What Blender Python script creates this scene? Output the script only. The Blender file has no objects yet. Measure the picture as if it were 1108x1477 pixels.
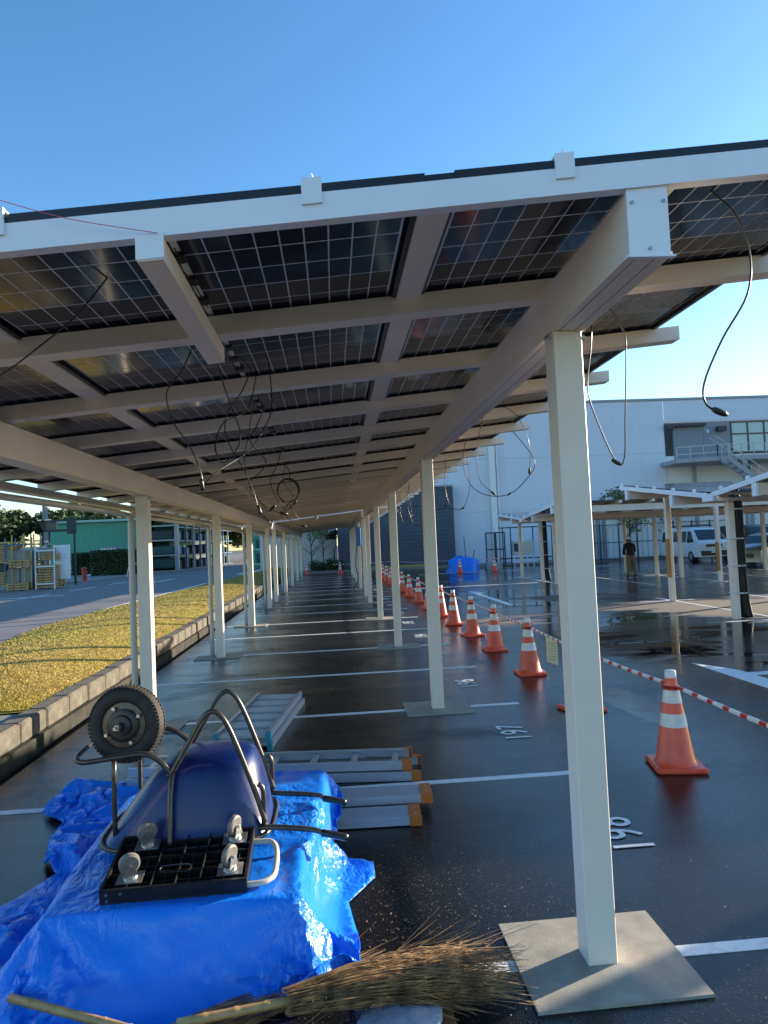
import bpy, math, random
import numpy as np
from mathutils import Vector, Matrix, noise

random.seed(7)
rng = np.random.default_rng(11)
scene = bpy.context.scene
COL = scene.collection
R = math.radians

# ------------------------------------------------------------------ camera
cam_d = bpy.data.cameras.new('camera')
cam = bpy.data.objects.new('camera', cam_d)
COL.objects.link(cam)
cam_d.sensor_fit = 'VERTICAL'
cam_d.sensor_height = 36.0
cam_d.lens = 999.97 / 1477 * 36.0
cam_d.clip_start = 0.05
cam_d.clip_end = 3000
yaw, pitch, roll = 0.0747, 0.0444, -0.0448
fw = Vector((math.sin(yaw) * math.cos(pitch), math.cos(yaw) * math.cos(pitch), math.sin(pitch)))
rt = Vector((math.cos(yaw), -math.sin(yaw), 0))
up = rt.cross(fw)
rt2 = rt * math.cos(roll) + up * math.sin(roll)
up2 = -rt * math.sin(roll) + up * math.cos(roll)
cam.matrix_world = Matrix(((rt2.x, up2.x, -fw.x, 0), (rt2.y, up2.y, -fw.y, 0), (rt2.z, up2.z, -fw.z, 1.8473), (0, 0, 0, 1)))
scene.camera = cam

# ------------------------------------------------------------------ light
SUN_AZ, SUN_EL = 66.0, 13.3
world = bpy.data.worlds.new('World')
scene.world = world
world.use_nodes = True
wn = world.node_tree
wn.nodes.clear()
wo = wn.nodes.new('ShaderNodeOutputWorld')
bg = wn.nodes.new('ShaderNodeBackground')
sky = wn.nodes.new('ShaderNodeTexSky')
sky.sky_type = 'NISHITA'
sky.sun_disc = False
sky.sun_elevation = R(SUN_EL)
sky.sun_rotation = R(SUN_AZ)
sky.altitude = 0
sky.air_density = 1.0
sky.dust_density = 0.35
sky.ozone_density = 2.6
bg.inputs['Strength'].default_value = 0.13
hs = wn.nodes.new('ShaderNodeHueSaturation')
hs.inputs['Saturation'].default_value = 1.2
wn.links.new(sky.outputs[0], hs.inputs['Color'])
wn.links.new(hs.outputs[0], bg.inputs['Color'])
wn.links.new(bg.outputs[0], wo.inputs['Surface'])

sun_d = bpy.data.lights.new('sun', 'SUN')
sun_d.energy = 4.8
sun_d.angle = R(0.53)
sun_d.color = (1.0, 0.86, 0.68)
sun = bpy.data.objects.new('sun', sun_d)
COL.objects.link(sun)
sd = Vector((math.sin(R(SUN_AZ)) * math.cos(R(SUN_EL)), math.cos(R(SUN_AZ)) * math.cos(R(SUN_EL)), math.sin(R(SUN_EL))))
sun.rotation_euler = sd.to_track_quat('Z', 'Y').to_euler()
sun.location = (30, 10, 20)

scene.view_settings.view_transform = 'Standard'
scene.view_settings.look = 'None'
scene.view_settings.exposure = 1.40
scene.view_settings.gamma = 1
scene.view_settings.use_curve_mapping = False
scene.render.engine = 'CYCLES'
scene.cycles.use_denoising = True
scene.cycles.max_bounces = 12
scene.cycles.diffuse_bounces = 8
scene.cycles.glossy_bounces = 4
scene.cycles.sample_clamp_indirect = 6

# ------------------------------------------------------------------ mesh helpers
class MB:
    def __init__(s):
        s.v = []; s.f = []; s.m = []
    def add(s, vs, fs, m=0):
        o = len(s.v)
        s.v.extend([tuple(v) for v in vs])
        s.f.extend([tuple(i + o for i in f) for f in fs])
        s.m.extend([m] * len(fs))
        return s
    def hexa(s, p, m=0):     # 8 points: bottom ring then top ring
        return s.add(p, [(3, 2, 1, 0), (4, 5, 6, 7), (0, 1, 5, 4), (1, 2, 6, 5), (2, 3, 7, 6), (3, 0, 4, 7)], m)
    def box(s, x0, x1, y0, y1, z0, z1, m=0):
        return s.hexa([(x0, y0, z0), (x1, y0, z0), (x1, y1, z0), (x0, y1, z0), (x0, y0, z1), (x1, y0, z1), (x1, y1, z1), (x0, y1, z1)], m)
    def bbox(s, x0, x1, y0, y1, z0, z1, b=0.01, m=0):   # box with chamfered edges
        o = len(s.v)
        pts = []
        for z, i in ((z0, b), (z0 + b, 0), (z1 - b, 0), (z1, b)):
            X0, X1, Y0, Y1 = x0 + i, x1 - i, y0 + i, y1 - i
            c = b
            pts += [(X0 + c, Y0, z), (X1 - c, Y0, z), (X1, Y0 + c, z), (X1, Y1 - c, z), (X1 - c, Y1, z), (X0 + c, Y1, z), (X0, Y1 - c, z), (X0, Y0 + c, z)]
        fs = [tuple(range(7, -1, -1)), tuple(range(24, 32))]
        for r in range(3):
            for k in range(8):
                a = r * 8 + k; bb = r * 8 + (k + 1) % 8
                fs.append((a, bb, bb + 8, a + 8))
        return s.add(pts, fs, m)
    def bar(s, a, b, w, h, upv=(0, 0, 1), m=0):
        a = Vector(a); b = Vector(b); d = (b - a).normalized()
        sd_ = d.cross(Vector(upv))
        if sd_.length < 1e-4: sd_ = d.cross(Vector((1, 0, 0)))
        sd_.normalize(); u = sd_.cross(d).normalized()
        sx = sd_ * (w / 2); ux = u * (h / 2)
        return s.hexa([a - sx - ux, a + sx - ux, b + sx - ux, b - sx - ux, a - sx + ux, a + sx + ux, b + sx + ux, b - sx + ux], m)
    def tube(s, pts, r, n=6, m=0, closed=False, cap=True):
        P = [Vector(p) for p in pts]; N = len(P)
        rs = r if hasattr(r, '__len__') else [r] * N
        o = len(s.v); nrm = None
        for i in range(N):
            if closed: t = P[(i + 1) % N] - P[i - 1]
            else: t = P[min(i + 1, N - 1)] - P[max(i - 1, 0)]
            if t.length < 1e-9: t = Vector((0, 0, 1))
            t.normalize()
            if nrm is None:
                nrm = t.cross(Vector((0.13, 0.31, 0.94)))
                if nrm.length < 1e-3: nrm = t.cross(Vector((1, 0, 0)))
            nrm = (nrm - t * nrm.dot(t))
            if nrm.length < 1e-6: nrm = t.orthogonal()
            nrm.normalize(); bn = t.cross(nrm)
            for k in range(n):
                a = 2 * math.pi * k / n
                s.v.append(tuple(P[i] + (nrm * math.cos(a) + bn * math.sin(a)) * rs[i]))
        L = N if closed else N - 1
        for i in range(L):
            for k in range(n):
                j = (i + 1) % N
                s.f.append((o + i * n + k, o + i * n + (k + 1) % n, o + j * n + (k + 1) % n, o + j * n + k)); s.m.append(m)
        if cap and not closed:
            s.f.append(tuple(o + k for k in range(n - 1, -1, -1))); s.m.append(m)
            s.f.append(tuple(o + (N - 1) * n + k for k in range(n))); s.m.append(m)
        return s
    def lathe(s, prof, n=16, c=(0, 0, 0), axis='z', m=0, close=True):
        o = len(s.v)
        def put(r, h, a):
            x, y = r * math.cos(a), r * math.sin(a)
            if axis == 'z': return (c[0] + x, c[1] + y, c[2] + h)
            if axis == 'y': return (c[0] + x, c[1] + h, c[2] - y)
            return (c[0] + h, c[1] + x, c[2] + y)
        for r, h in prof:
            for k in range(n):
                s.v.append(put(r, h, 2 * math.pi * k / n))
        for i in range(len(prof) - 1):
            for k in range(n):
                s.f.append((o + i * n + k, o + i * n + (k + 1) % n, o + (i + 1) * n + (k + 1) % n, o + (i + 1) * n + k)); s.m.append(m)
        if close:
            s.f.append(tuple(o + k for k in range(n - 1, -1, -1))); s.m.append(m)
            s.f.append(tuple(o + (len(prof) - 1) * n + k for k in range(n))); s.m.append(m)
        return s
    def prism(s, poly, z0, z1, m=0):
        n = len(poly)
        return s.add([(x, y, z0) for x, y in poly] + [(x, y, z1) for x, y in poly],
                     [tuple(range(n - 1, -1, -1)), tuple(range(n, 2 * n))] + [(k, (k + 1) % n, (k + 1) % n + n, k + n) for k in range(n)], m)
    def mesh(s, name, mats, smooth=False):
        me = bpy.data.meshes.new(name)
        me.from_pydata(s.v, [], s.f)
        for mt in (mats if isinstance(mats, (list, tuple)) else [mats]): me.materials.append(mt)
        if any(s.m): me.polygons.foreach_set('material_index', s.m)
        if smooth: me.polygons.foreach_set('use_smooth', [True] * len(me.polygons))
        me.update()
        return me

def link(name, me, parent=None, loc=(0, 0, 0), rot=(0, 0, 0)):
    o = bpy.data.objects.new(name, me)
    COL.objects.link(o)
    o.location = loc; o.rotation_euler = rot
    if parent: o.parent = parent
    return o
def obj(name, mb, mats, parent=None, smooth=False, loc=(0, 0, 0), rot=(0, 0, 0), auto=False):
    o = link(name, mb.mesh(name, mats, smooth or auto), parent, loc, rot)
    if auto:
        for p in o.data.polygons: p.use_smooth = True
        o.data.set_sharp_from_angle(angle=R(38))
    return o
def tag(o, label=None, cat=None, group=None, kind=None):
    if label: o['label'] = label
    if cat: o['category'] = cat
    if group: o['group'] = group
    if kind: o['kind'] = kind
    return o
def thing(name, label, cat, loc=(0, 0, 0), rz=0, group=None):
    o = bpy.data.objects.new(name, None); COL.objects.link(o)
    o.location = loc; o.rotation_euler = (0, 0, rz); o.empty_display_size = 0.2
    return tag(o, label, cat, group)
def structure(name, mb, mats, parent=None, **k):
    o = obj(name, mb, mats, parent, **k)
    if parent is None: o['kind'] = 'structure'
    return o
def dup(o, parent=None):
    c = o.copy(); COL.objects.link(c)
    if parent: c.parent = parent
    for ch in list(o.children): dup(ch, c)
    return c
def catmull(pts, k=6):
    P = [Vector(p) for p in pts]; out = []
    for i in range(len(P) - 1):
        p0 = P[max(i - 1, 0)]; p1 = P[i]; p2 = P[i + 1]; p3 = P[min(i + 2, len(P) - 1)]
        for j in range(k):
            t = j / k
            out.append(0.5 * ((2 * p1) + (p2 - p0) * t + (2 * p0 - 5 * p1 + 4 * p2 - p3) * t * t + (3 * p1 - p0 - 3 * p2 + p3) * t ** 3))
    out.append(P[-1])
    return out
ORD = ['nearest', 'second nearest', 'third nearest', 'fourth nearest', 'fifth nearest', 'sixth nearest', 'seventh nearest', 'eighth nearest',
       'ninth nearest', 'tenth nearest', 'eleventh nearest', 'twelfth nearest', 'thirteenth nearest', 'fourteenth nearest', 'fifteenth nearest', 'sixteenth nearest']

# ------------------------------------------------------------------ materials
def M(name, col, rough=0.5, metal=0.0, col2=None, scale=6.0, bump=0.0, bscale=60.0, rough2=None, coat=0.0, detail=5, contrast=(0.35, 0.65), dist=0.01, spec=0.5, stretch=None, trans=0.0):
    m = bpy.data.materials.new(name); m.use_nodes = True
    nt = m.node_tree; b = nt.nodes['Principled BSDF']
    b.inputs['Base Color'].default_value = (*col, 1)
    b.inputs['Roughness'].default_value = rough
    b.inputs['Metallic'].default_value = metal
    b.inputs['Coat Weight'].default_value = coat
    b.inputs['Coat Roughness'].default_value = 0.06
    b.inputs['Specular IOR Level'].default_value = spec
    if trans: b.inputs['Transmission Weight'].default_value = trans
    tc = nt.nodes.new('ShaderNodeTexCoord'); src = tc.outputs['Object']
    if stretch:
        mp = nt.nodes.new('ShaderNodeMapping'); mp.inputs['Scale'].default_value = stretch
        nt.links.new(src, mp.inputs[0]); src = mp.outputs[0]
    if col2 is not None or rough2 is not None:
        n = nt.nodes.new('ShaderNodeTexNoise'); n.inputs['Scale'].default_value = scale; n.inputs['Detail'].default_value = detail
        n.inputs['Roughness'].default_value = 0.65
        nt.links.new(src, n.inputs['Vector'])
        mr = nt.nodes.new('ShaderNodeMapRange'); mr.inputs[1].default_value = contrast[0]; mr.inputs[2].default_value = contrast[1]
        nt.links.new(n.outputs['Fac'], mr.inputs[0])
        if col2 is not None:
            mx = nt.nodes.new('ShaderNodeMix'); mx.data_type = 'RGBA'
            mx.inputs['A'].default_value = (*col, 1); mx.inputs['B'].default_value = (*col2, 1)
            nt.links.new(mr.outputs[0], mx.inputs['Factor']); nt.links.new(mx.outputs['Result'], b.inputs['Base Color'])
        if rough2 is not None:
            m2 = nt.nodes.new('ShaderNodeMapRange'); m2.inputs[3].default_value = rough; m2.inputs[4].default_value = rough2
            nt.links.new(mr.outputs[0], m2.inputs[0]); nt.links.new(m2.outputs[0], b.inputs['Roughness'])
    if bump:
        n = nt.nodes.new('ShaderNodeTexNoise'); n.inputs['Scale'].default_value = bscale; n.inputs['Detail'].default_value = 3
        nt.links.new(src, n.inputs['Vector'])
        bp = nt.nodes.new('ShaderNodeBump'); bp.inputs['Strength'].default_value = bump; bp.inputs['Distance'].default_value = dist
        nt.links.new(n.outputs['Fac'], bp.inputs['Height']); nt.links.new(bp.outputs[0], b.inputs['Normal'])
    return m

alu = M('champagne_aluminium', (0.83, 0.73, 0.615), 0.42, 0.0, (0.79, 0.69, 0.575), 3, 0.03, 300, 0.5)
alu_white = M('white_aluminium_plate', (0.84, 0.85, 0.89), 0.4, 0.0, (0.80, 0.81, 0.85), 4)
alu_dark = M('dark_groove', (0.05, 0.045, 0.04), 0.6)
frame_black = M('black_panel_frame', (0.012, 0.012, 0.014), 0.3)
cell_mat = M('solar_cell_glass', (0.020, 0.026, 0.040), 0.09, 0, (0.028, 0.034, 0.048), 2.5, 0.012, 7, 0.14, dist=0.02, spec=0.5)
line_mat = M('cell_grid_line', (0.88, 0.87, 0.85), 0.2, 0, spec=0.5)
conc = M('new_concrete_pad', (0.37, 0.345, 0.285), 0.75, 0, (0.27, 0.25, 0.205), 9, 0.18, 140, 0.6)
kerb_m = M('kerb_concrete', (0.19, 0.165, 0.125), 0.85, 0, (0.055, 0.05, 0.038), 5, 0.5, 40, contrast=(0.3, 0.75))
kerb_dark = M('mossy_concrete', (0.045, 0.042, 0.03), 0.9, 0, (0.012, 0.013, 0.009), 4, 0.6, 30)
drain_m = M('wet_shaded_drain', (0.008, 0.008, 0.007), 0.6)  # near-black for the wet, mossy gap, with its shade put into the colour
paint = M('white_road_paint', (0.88, 0.88, 0.87), 0.5, 0, (0.58, 0.58, 0.57), 14, 0.25, 160, contrast=(0.5, 0.78))
steel = M('galvanised_steel', (0.50, 0.50, 0.49), 0.35, 0.9, (0.4, 0.4, 0.39), 30)
bolt_m = M('zinc_bolt', (0.45, 0.44, 0.42), 0.3, 0.9)
black_rub = M('black_cable', (0.012, 0.012, 0.012), 0.3, 0, spec=0.6)
conduit_m = M('matt_black_conduit', (0.010, 0.010, 0.010), 0.7)
black_plastic = M('black_plastic', (0.010, 0.010, 0.011), 0.38, 0, (0.016, 0.015, 0.014), 20)
tyre_m = M('tyre_rubber', (0.016, 0.015, 0.014), 0.75, 0, (0.035, 0.03, 0.025), 15, 0.3, 80)
dark_steel = M('dark_painted_steel', (0.06, 0.052, 0.045), 0.33, 0.5, (0.10, 0.085, 0.07), 25)
cone_or = M('orange_plastic', (0.90, 0.115, 0.048), 0.34, 0, (0.80, 0.09, 0.036), 10, 0.04, 50)
cone_or2 = M('sun_faded_orange_plastic', (0.80, 0.13, 0.06), 0.42, 0, (0.64, 0.08, 0.03), 12)
cone_wh = M('white_reflective_sheet', (0.74, 0.74, 0.72), 0.3, 0, (0.62, 0.61, 0.58), 18)
bar_red = M('red_stripe_plastic', (0.62, 0.03, 0.02), 0.35)
bar_wh = M('white_stripe_plastic', (0.78, 0.77, 0.74), 0.35)
tray_blue = M('blue_enamel', (0.0015, 0.012, 0.085), 0.28, 0, (0.003, 0.022, 0.13), 5, coat=0.15, rough2=0.40)
lad_alu = M('ladder_aluminium', (0.58, 0.59, 0.61), 0.34, 0.3, (0.46, 0.47, 0.50), 20, stretch=(1, 12, 12))
orange_foot = M('orange_rubber_foot', (0.62, 0.16, 0.02), 0.5)
teal_foot = M('teal_plastic_foot', (0.02, 0.28, 0.36), 0.45)
bamboo = M('bamboo_cane', (0.50, 0.33, 0.14), 0.35, 0, (0.36, 0.22, 0.08), 14)
twig = M('dry_twig', (0.17, 0.095, 0.045), 0.6, 0, (0.50, 0.29, 0.12), 14, contrast=(0.42, 0.62))
wire_m = M('binding_wire', (0.5, 0.5, 0.5), 0.3, 0.9)
grey_wall = M('grey_wall_panel', (0.66, 0.71, 0.80), 0.6, 0, (0.63, 0.68, 0.77), 0.4)
dark_wall = M('dark_blue_cladding', (0.045, 0.062, 0.09), 0.5, 0, (0.055, 0.072, 0.10), 0.8)
white_wall = M('white_cladding', (0.78, 0.78, 0.77), 0.5)
conc_wall = M('grey_concrete_wall', (0.58, 0.57, 0.55), 0.8, 0, (0.50, 0.49, 0.475), 1.0)
panel_grey = M('grey_door_panel', (0.20, 0.235, 0.28), 0.5)
win_frame = M('bronze_window_frame', (0.07, 0.065, 0.06), 0.4)
win_glass = M('window_with_blinds', (0.42, 0.52, 0.50), 0.08, 0, spec=0.8)
steel_grey = M('grey_painted_steel', (0.30, 0.32, 0.35), 0.5)
rail_m = M('pale_railing', (0.45, 0.46, 0.47), 0.45, 0.3)
fence_m = M('dark_fence_steel', (0.03, 0.04, 0.06), 0.5)
green_wall = M('green_cladding', (0.055, 0.33, 0.22), 0.5, 0, (0.06, 0.29, 0.20), 1.2)
green_trim = M('pale_green_trim', (0.30, 0.50, 0.44), 0.5)
rack_blue = M('blue_rack_steel', (0.035, 0.14, 0.26), 0.5, 0, (0.03, 0.10, 0.18), 2)
rack_beam = M('grey_rack_beam', (0.40, 0.38, 0.33), 0.5)
goods_m = M('dark_stored_goods', (0.02, 0.035, 0.04), 0.7, 0, (0.04, 0.06, 0.055), 2)
goods_g = M('green_stored_goods', (0.02, 0.10, 0.07), 0.6, 0, (0.03, 0.07, 0.06), 3)
wood = M('pallet_wood', (0.50, 0.31, 0.14), 0.8, 0, (0.36, 0.22, 0.10), 4)
cardboard = M('grey_board', (0.30, 0.28, 0.26), 0.8, 0, (0.24, 0.22, 0.20), 2)
white_sheet = M('white_plastic_sheet', (0.65, 0.67, 0.70), 0.5)
yellow_st = M('yellow_steel', (0.42, 0.31, 0.09), 0.6)
red_paint = M('red_paint', (0.42, 0.02, 0.02), 0.4)
conc_pole = M('concrete_pole_grey', (0.22, 0.21, 0.20), 0.8)
bark = M('bark', (0.09, 0.065, 0.045), 0.9, 0, (0.05, 0.036, 0.026), 8, 0.5, 20)
van_white = M('white_car_paint', (0.66, 0.67, 0.68), 0.3, 0, coat=0.6)
van_dark = M('dark_car_paint', (0.025, 0.028, 0.032), 0.3, 0, coat=0.6)
car_silver = M('silver_car_paint', (0.38, 0.37, 0.35), 0.3, 0.4, coat=0.6)
car_glass = M('dark_car_glass', (0.015, 0.02, 0.022), 0.06, 0, spec=0.8)
lamp_glass = M('headlight_glass', (0.7, 0.72, 0.74), 0.15)
jacket = M('black_jacket', (0.012, 0.013, 0.016), 0.8)
trouser = M('khaki_trousers', (0.20, 0.13, 0.07), 0.85)
skin_m = M('skin', (0.42, 0.25, 0.17), 0.6)
helmet_m = M('white_helmet_shell', (0.75, 0.75, 0.73), 0.35)
ply = M('brown_board', (0.34, 0.16, 0.055), 0.65, 0, (0.26, 0.11, 0.035), 12)
bag_m = M('clear_plastic_bag', (0.55, 0.58, 0.66), 0.15, 0, (0.42, 0.45, 0.55), 20, 0.6, 25, trans=0.35)
cream = M('cream_handle_paint', (0.62, 0.56, 0.46), 0.4)
cast_grey = M('grey_caster_wheel', (0.17, 0.155, 0.14), 0.55)
paper_m = M('yellowed_paper', (0.66, 0.62, 0.42), 0.7)
brown_wrap = M('brown_post_wrap', (0.42, 0.22, 0.06), 0.6)
box_beige = M('beige_steel_case', (0.50, 0.49, 0.43), 0.5)
pink_cord = M('pink_cord', (0.65, 0.10, 0.16), 0.6)
blue_tape = M('blue_plastic_sheet', (0.01, 0.20, 0.62), 0.4)
pvc = M('cream_pvc_pipe', (0.56, 0.53, 0.48), 0.4)
roofed = M('pale_roof_sheet', (0.5, 0.5, 0.47), 0.5)

def leaf_mat(name, a, b, c):
    m = bpy.data.materials.new(name); m.use_nodes = True
    nt = m.node_tree; p = nt.nodes['Principled BSDF']
    tc = nt.nodes.new('ShaderNodeTexCoord'); n = nt.nodes.new('ShaderNodeTexNoise')
    n.inputs['Scale'].default_value = 1.3; n.inputs['Detail'].default_value = 8; n.inputs['Roughness'].default_value = 0.75
    nt.links.new(tc.outputs['Object'], n.inputs['Vector'])
    r = nt.nodes.new('ShaderNodeValToRGB'); e = r.color_ramp.elements
    e[0].position = 0.3; e[0].color = (*a, 1); e[1].position = 0.7; e[1].color = (*c, 1)
    k = r.color_ramp.elements.new(0.5); k.color = (*b, 1)
    nt.links.new(n.outputs['Fac'], r.inputs[0]); nt.links.new(r.outputs[0], p.inputs['Base Color'])
    p.inputs['Roughness'].default_value = 0.6
    return m
leaf_dark = leaf_mat('dark_evergreen_leaf', (0.018, 0.035, 0.010), (0.04, 0.065, 0.018), (0.08, 0.11, 0.03))
leaf_mid = leaf_mat('mid_green_leaf', (0.03, 0.055, 0.015), (0.06, 0.095, 0.025), (0.11, 0.14, 0.04))
leaf_yellow = leaf_mat('sunlit_yellow_leaf', (0.22, 0.15, 0.02), (0.38, 0.26, 0.03), (0.5, 0.36, 0.06))  # sunlight on the tree belt put into the leaf colour as yellow
leaf_pale = leaf_mat('pale_green_leaf', (0.06, 0.09, 0.02), (0.11, 0.15, 0.035), (0.18, 0.22, 0.07))
leaf_hedge = leaf_mat('hedge_leaf', (0.012, 0.03, 0.008), (0.025, 0.055, 0.012), (0.05, 0.085, 0.02))
grass_m = M('dry_lawn_grass', (0.45, 0.36, 0.055), 0.8, 0, (0.45, 0.30, 0.10), 0.7, contrast=(0.35, 0.75), detail=10)

def asphalt_material():
    m = bpy.data.materials.new('damp_asphalt'); m.use_nodes = True
    nt = m.node_tree; p = nt.nodes['Principled BSDF']; L = nt.links
    tc = nt.nodes.new('ShaderNodeTexCoord'); co = tc.outputs['Object']
    def N(scale, detail=5, rough=0.6, vec=co, dist=0.0):
        n = nt.nodes.new('ShaderNodeTexNoise'); n.inputs['Scale'].default_value = scale; n.inputs['Detail'].default_value = detail
        n.inputs['Roughness'].default_value = rough; n.inputs['Distortion'].default_value = dist
        L.new(vec, n.inputs['Vector']); return n.outputs['Fac']
    def MR(v, a, b, c=0.0, d=1.0, smooth=False):
        r = nt.nodes.new('ShaderNodeMapRange')
        if smooth: r.interpolation_type = 'SMOOTHSTEP'
        r.inputs[1].default_value = a; r.inputs[2].default_value = b; r.inputs[3].default_value = c; r.inputs[4].default_value = d
        if hasattr(v, 'links') or hasattr(v, 'is_linked'): L.new(v, r.inputs[0])
        else: r.inputs[0].default_value = v
        return r.outputs[0]
    def MA(op, a, b=0.0):
        n = nt.nodes.new('ShaderNodeMath'); n.operation = op
        for i, x in enumerate((a, b)):
            if isinstance(x, (int, float)): n.inputs[i].default_value = x
            else: L.new(x, n.inputs[i])
        return n.outputs[0]
    def MIX(f, a, b):
        n = nt.nodes.new('ShaderNodeMix'); n.data_type = 'RGBA'
        L.new(f, n.inputs['Factor'])
        for k, x in (('A', a), ('B', b)):
            if isinstance(x, tuple): n.inputs[k].default_value = (*x, 1)
            else: L.new(x, n.inputs[k])
        return n.outputs['Result']
    sep = nt.nodes.new('ShaderNodeSeparateXYZ'); L.new(co, sep.inputs[0])
    x, y = sep.outputs[0], sep.outputs[1]
    # aggregate speckle
    fine = N(140, 4, 0.75); vor = nt.nodes.new('ShaderNodeTexVoronoi'); vor.inputs['Scale'].default_value = 120; L.new(co, vor.inputs['Vector'])
    base = MIX(MR(fine, 0.42, 0.72), (0.004, 0.004, 0.005), (0.036, 0.035, 0.034))
    gr = nt.nodes.new('ShaderNodeTexVoronoi'); gr.inputs['Scale'].default_value = 85; L.new(co, gr.inputs['Vector'])
    gs = nt.nodes.new('ShaderNodeSeparateColor'); L.new(gr.outputs['Color'], gs.inputs[0])
    stone = MA('MULTIPLY', MR(gs.outputs[0], 0.80, 0.84), MR(gr.outputs['Distance'], 0.45, 0.25))
    base = MIX(MA('MULTIPLY', stone, 0.75), base, (0.10, 0.095, 0.085))
    big = N(0.5, 5, 0.6); base = MIX(MR(big, 0.3, 0.7, 0, 0.5), base, (0.007, 0.007, 0.008))
    # driving area on the right: pools and dried patches
    def blob(cx, cy, rx, ry, wob=0.35, soft=0.25):
        dx = MA('DIVIDE', MA('SUBTRACT', x, cx), rx); dy = MA('DIVIDE', MA('SUBTRACT', y, cy), ry)
        d = MA('SQRT', MA('ADD', MA('MULTIPLY', dx, dx), MA('MULTIPLY', dy, dy)))
        d = MA('ADD', d, MA('MULTIPLY', MA('SUBTRACT', warp, 0.5), wob * 4))
        return MR(d, 1.0 - soft, 1.0 + soft, 1, 0, True)
    st = nt.nodes.new('ShaderNodeMapping'); st.inputs['Scale'].default_value = (0.55, 1.6, 1); L.new(co, st.inputs[0])
    warp = N(0.9, 5, 0.62, st.outputs[0], 0.4)
    dry = blob(8.6, 15.6, 3.4, 1.9, 0.45, 0.3)
    for a in ((9.5, 12.5, 2.2, 1.2), (4.6, 15.2, 1.6, 1.0), (13.5, 16.5, 3.0, 2.4), (6.5, 20.0, 2.0, 0.9)):
        dry = MA('MAXIMUM', dry, blob(*a, 0.5, 0.3))
    wet = blob(5.9, 12.2, 2.2, 4.2, 0.5, 0.12)
    for a in ((4.6, 18.5, 1.6, 2.2), (7.2, 11.0, 2.2, 1.6), (3.15, 7.4, 0.22, 0.95), (5.6, 22.5, 2.4, 1.6), (6.0, 32.0, 4.0, 2.0)):
        wet = MA('MAXIMUM', wet, blob(*a, 0.4, 0.1))
    patch = N(0.9, 4, 0.55, st.outputs[0], 0.6)
    pool = MA('MULTIPLY', wet, MR(patch, 0.47, 0.56, 0, 1, True))
    dryf = MA('MULTIPLY', dry, MA('SUBTRACT', 1.0, pool))
    base = MIX(MA('MULTIPLY', dryf, 0.9), base, MIX(MR(fine, 0.3, 0.8), (0.12, 0.098, 0.075), (0.20, 0.17, 0.135)))
    base = MIX(wet, base, (0.010, 0.010, 0.012))
    L.new(base, p.inputs['Base Color'])
    rough = MR(N(1.1, 5, 0.65, st.outputs[0], 0.5), 0.33, 0.68, 0.10, 0.29)
    rough = MA('ADD', rough, MA('MULTIPLY', MA('SUBTRACT', fine, 0.5), 0.18))
    damp = N(0.42, 6, 0.7, co, 0.5); rough = MA('ADD', rough, MA('MULTIPLY', MR(damp, 0.5, 0.64, 0, 1, True), 0.17))
    lot = MR(x, 2.0, 3.2); rough = MA('MAXIMUM', MA('SUBTRACT', rough, MA('MULTIPLY', lot, 0.05)), 0.05)
    def lerp(a, f, b): return MA('ADD', MA('MULTIPLY', a, MA('SUBTRACT', 1.0, f)), MA('MULTIPLY', f, b))
    rough = lerp(rough, dryf, 0.85); rough = lerp(rough, wet, 0.13); rough = lerp(rough, pool, 0.02)
    L.new(rough, p.inputs['Roughness'])
    h = MA('ADD', MA('ADD', MA('MULTIPLY', fine, 0.6), MA('MULTIPLY', stone, 0.5)), MA('MULTIPLY', vor.outputs['Distance'], 0.7))
    flat = MA('SUBTRACT', 1.0, MA('MULTIPLY', pool, 0.99)); flat = MA('MULTIPLY', flat, MA('SUBTRACT', 1.0, MA('MULTIPLY', wet, 0.7))); flat = MA('MULTIPLY', flat, MA('SUBTRACT', 1.0, MA('MULTIPLY', lot, 0.35)))
    bp = nt.nodes.new('ShaderNodeBump'); bp.inputs['Distance'].default_value = 0.006
    L.new(MA('MULTIPLY', flat, 0.26), bp.inputs['Strength']); L.new(h, bp.inputs['Height']); L.new(bp.outputs[0], p.inputs['Normal'])
    L.new(MA('ADD', 0.34, MA('MULTIPLY', MA('MAXIMUM', wet, MA('MULTIPLY', lot, 0.6)), 0.25)), p.inputs['Specular IOR Level'])
    return m
asphalt = asphalt_material()
road_m = M('grey_road_asphalt', (0.20, 0.178, 0.168), 0.8, 0, (0.155, 0.14, 0.134), 1.2, 0.35, 120)
ground_m = M('far_ground', (0.10, 0.10, 0.085), 0.9, 0, (0.07, 0.075, 0.05), 0.2)
pave_m = M('concrete_paving', (0.27, 0.25, 0.22), 0.85, 0, (0.20, 0.185, 0.165), 3, 0.3, 60)

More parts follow.
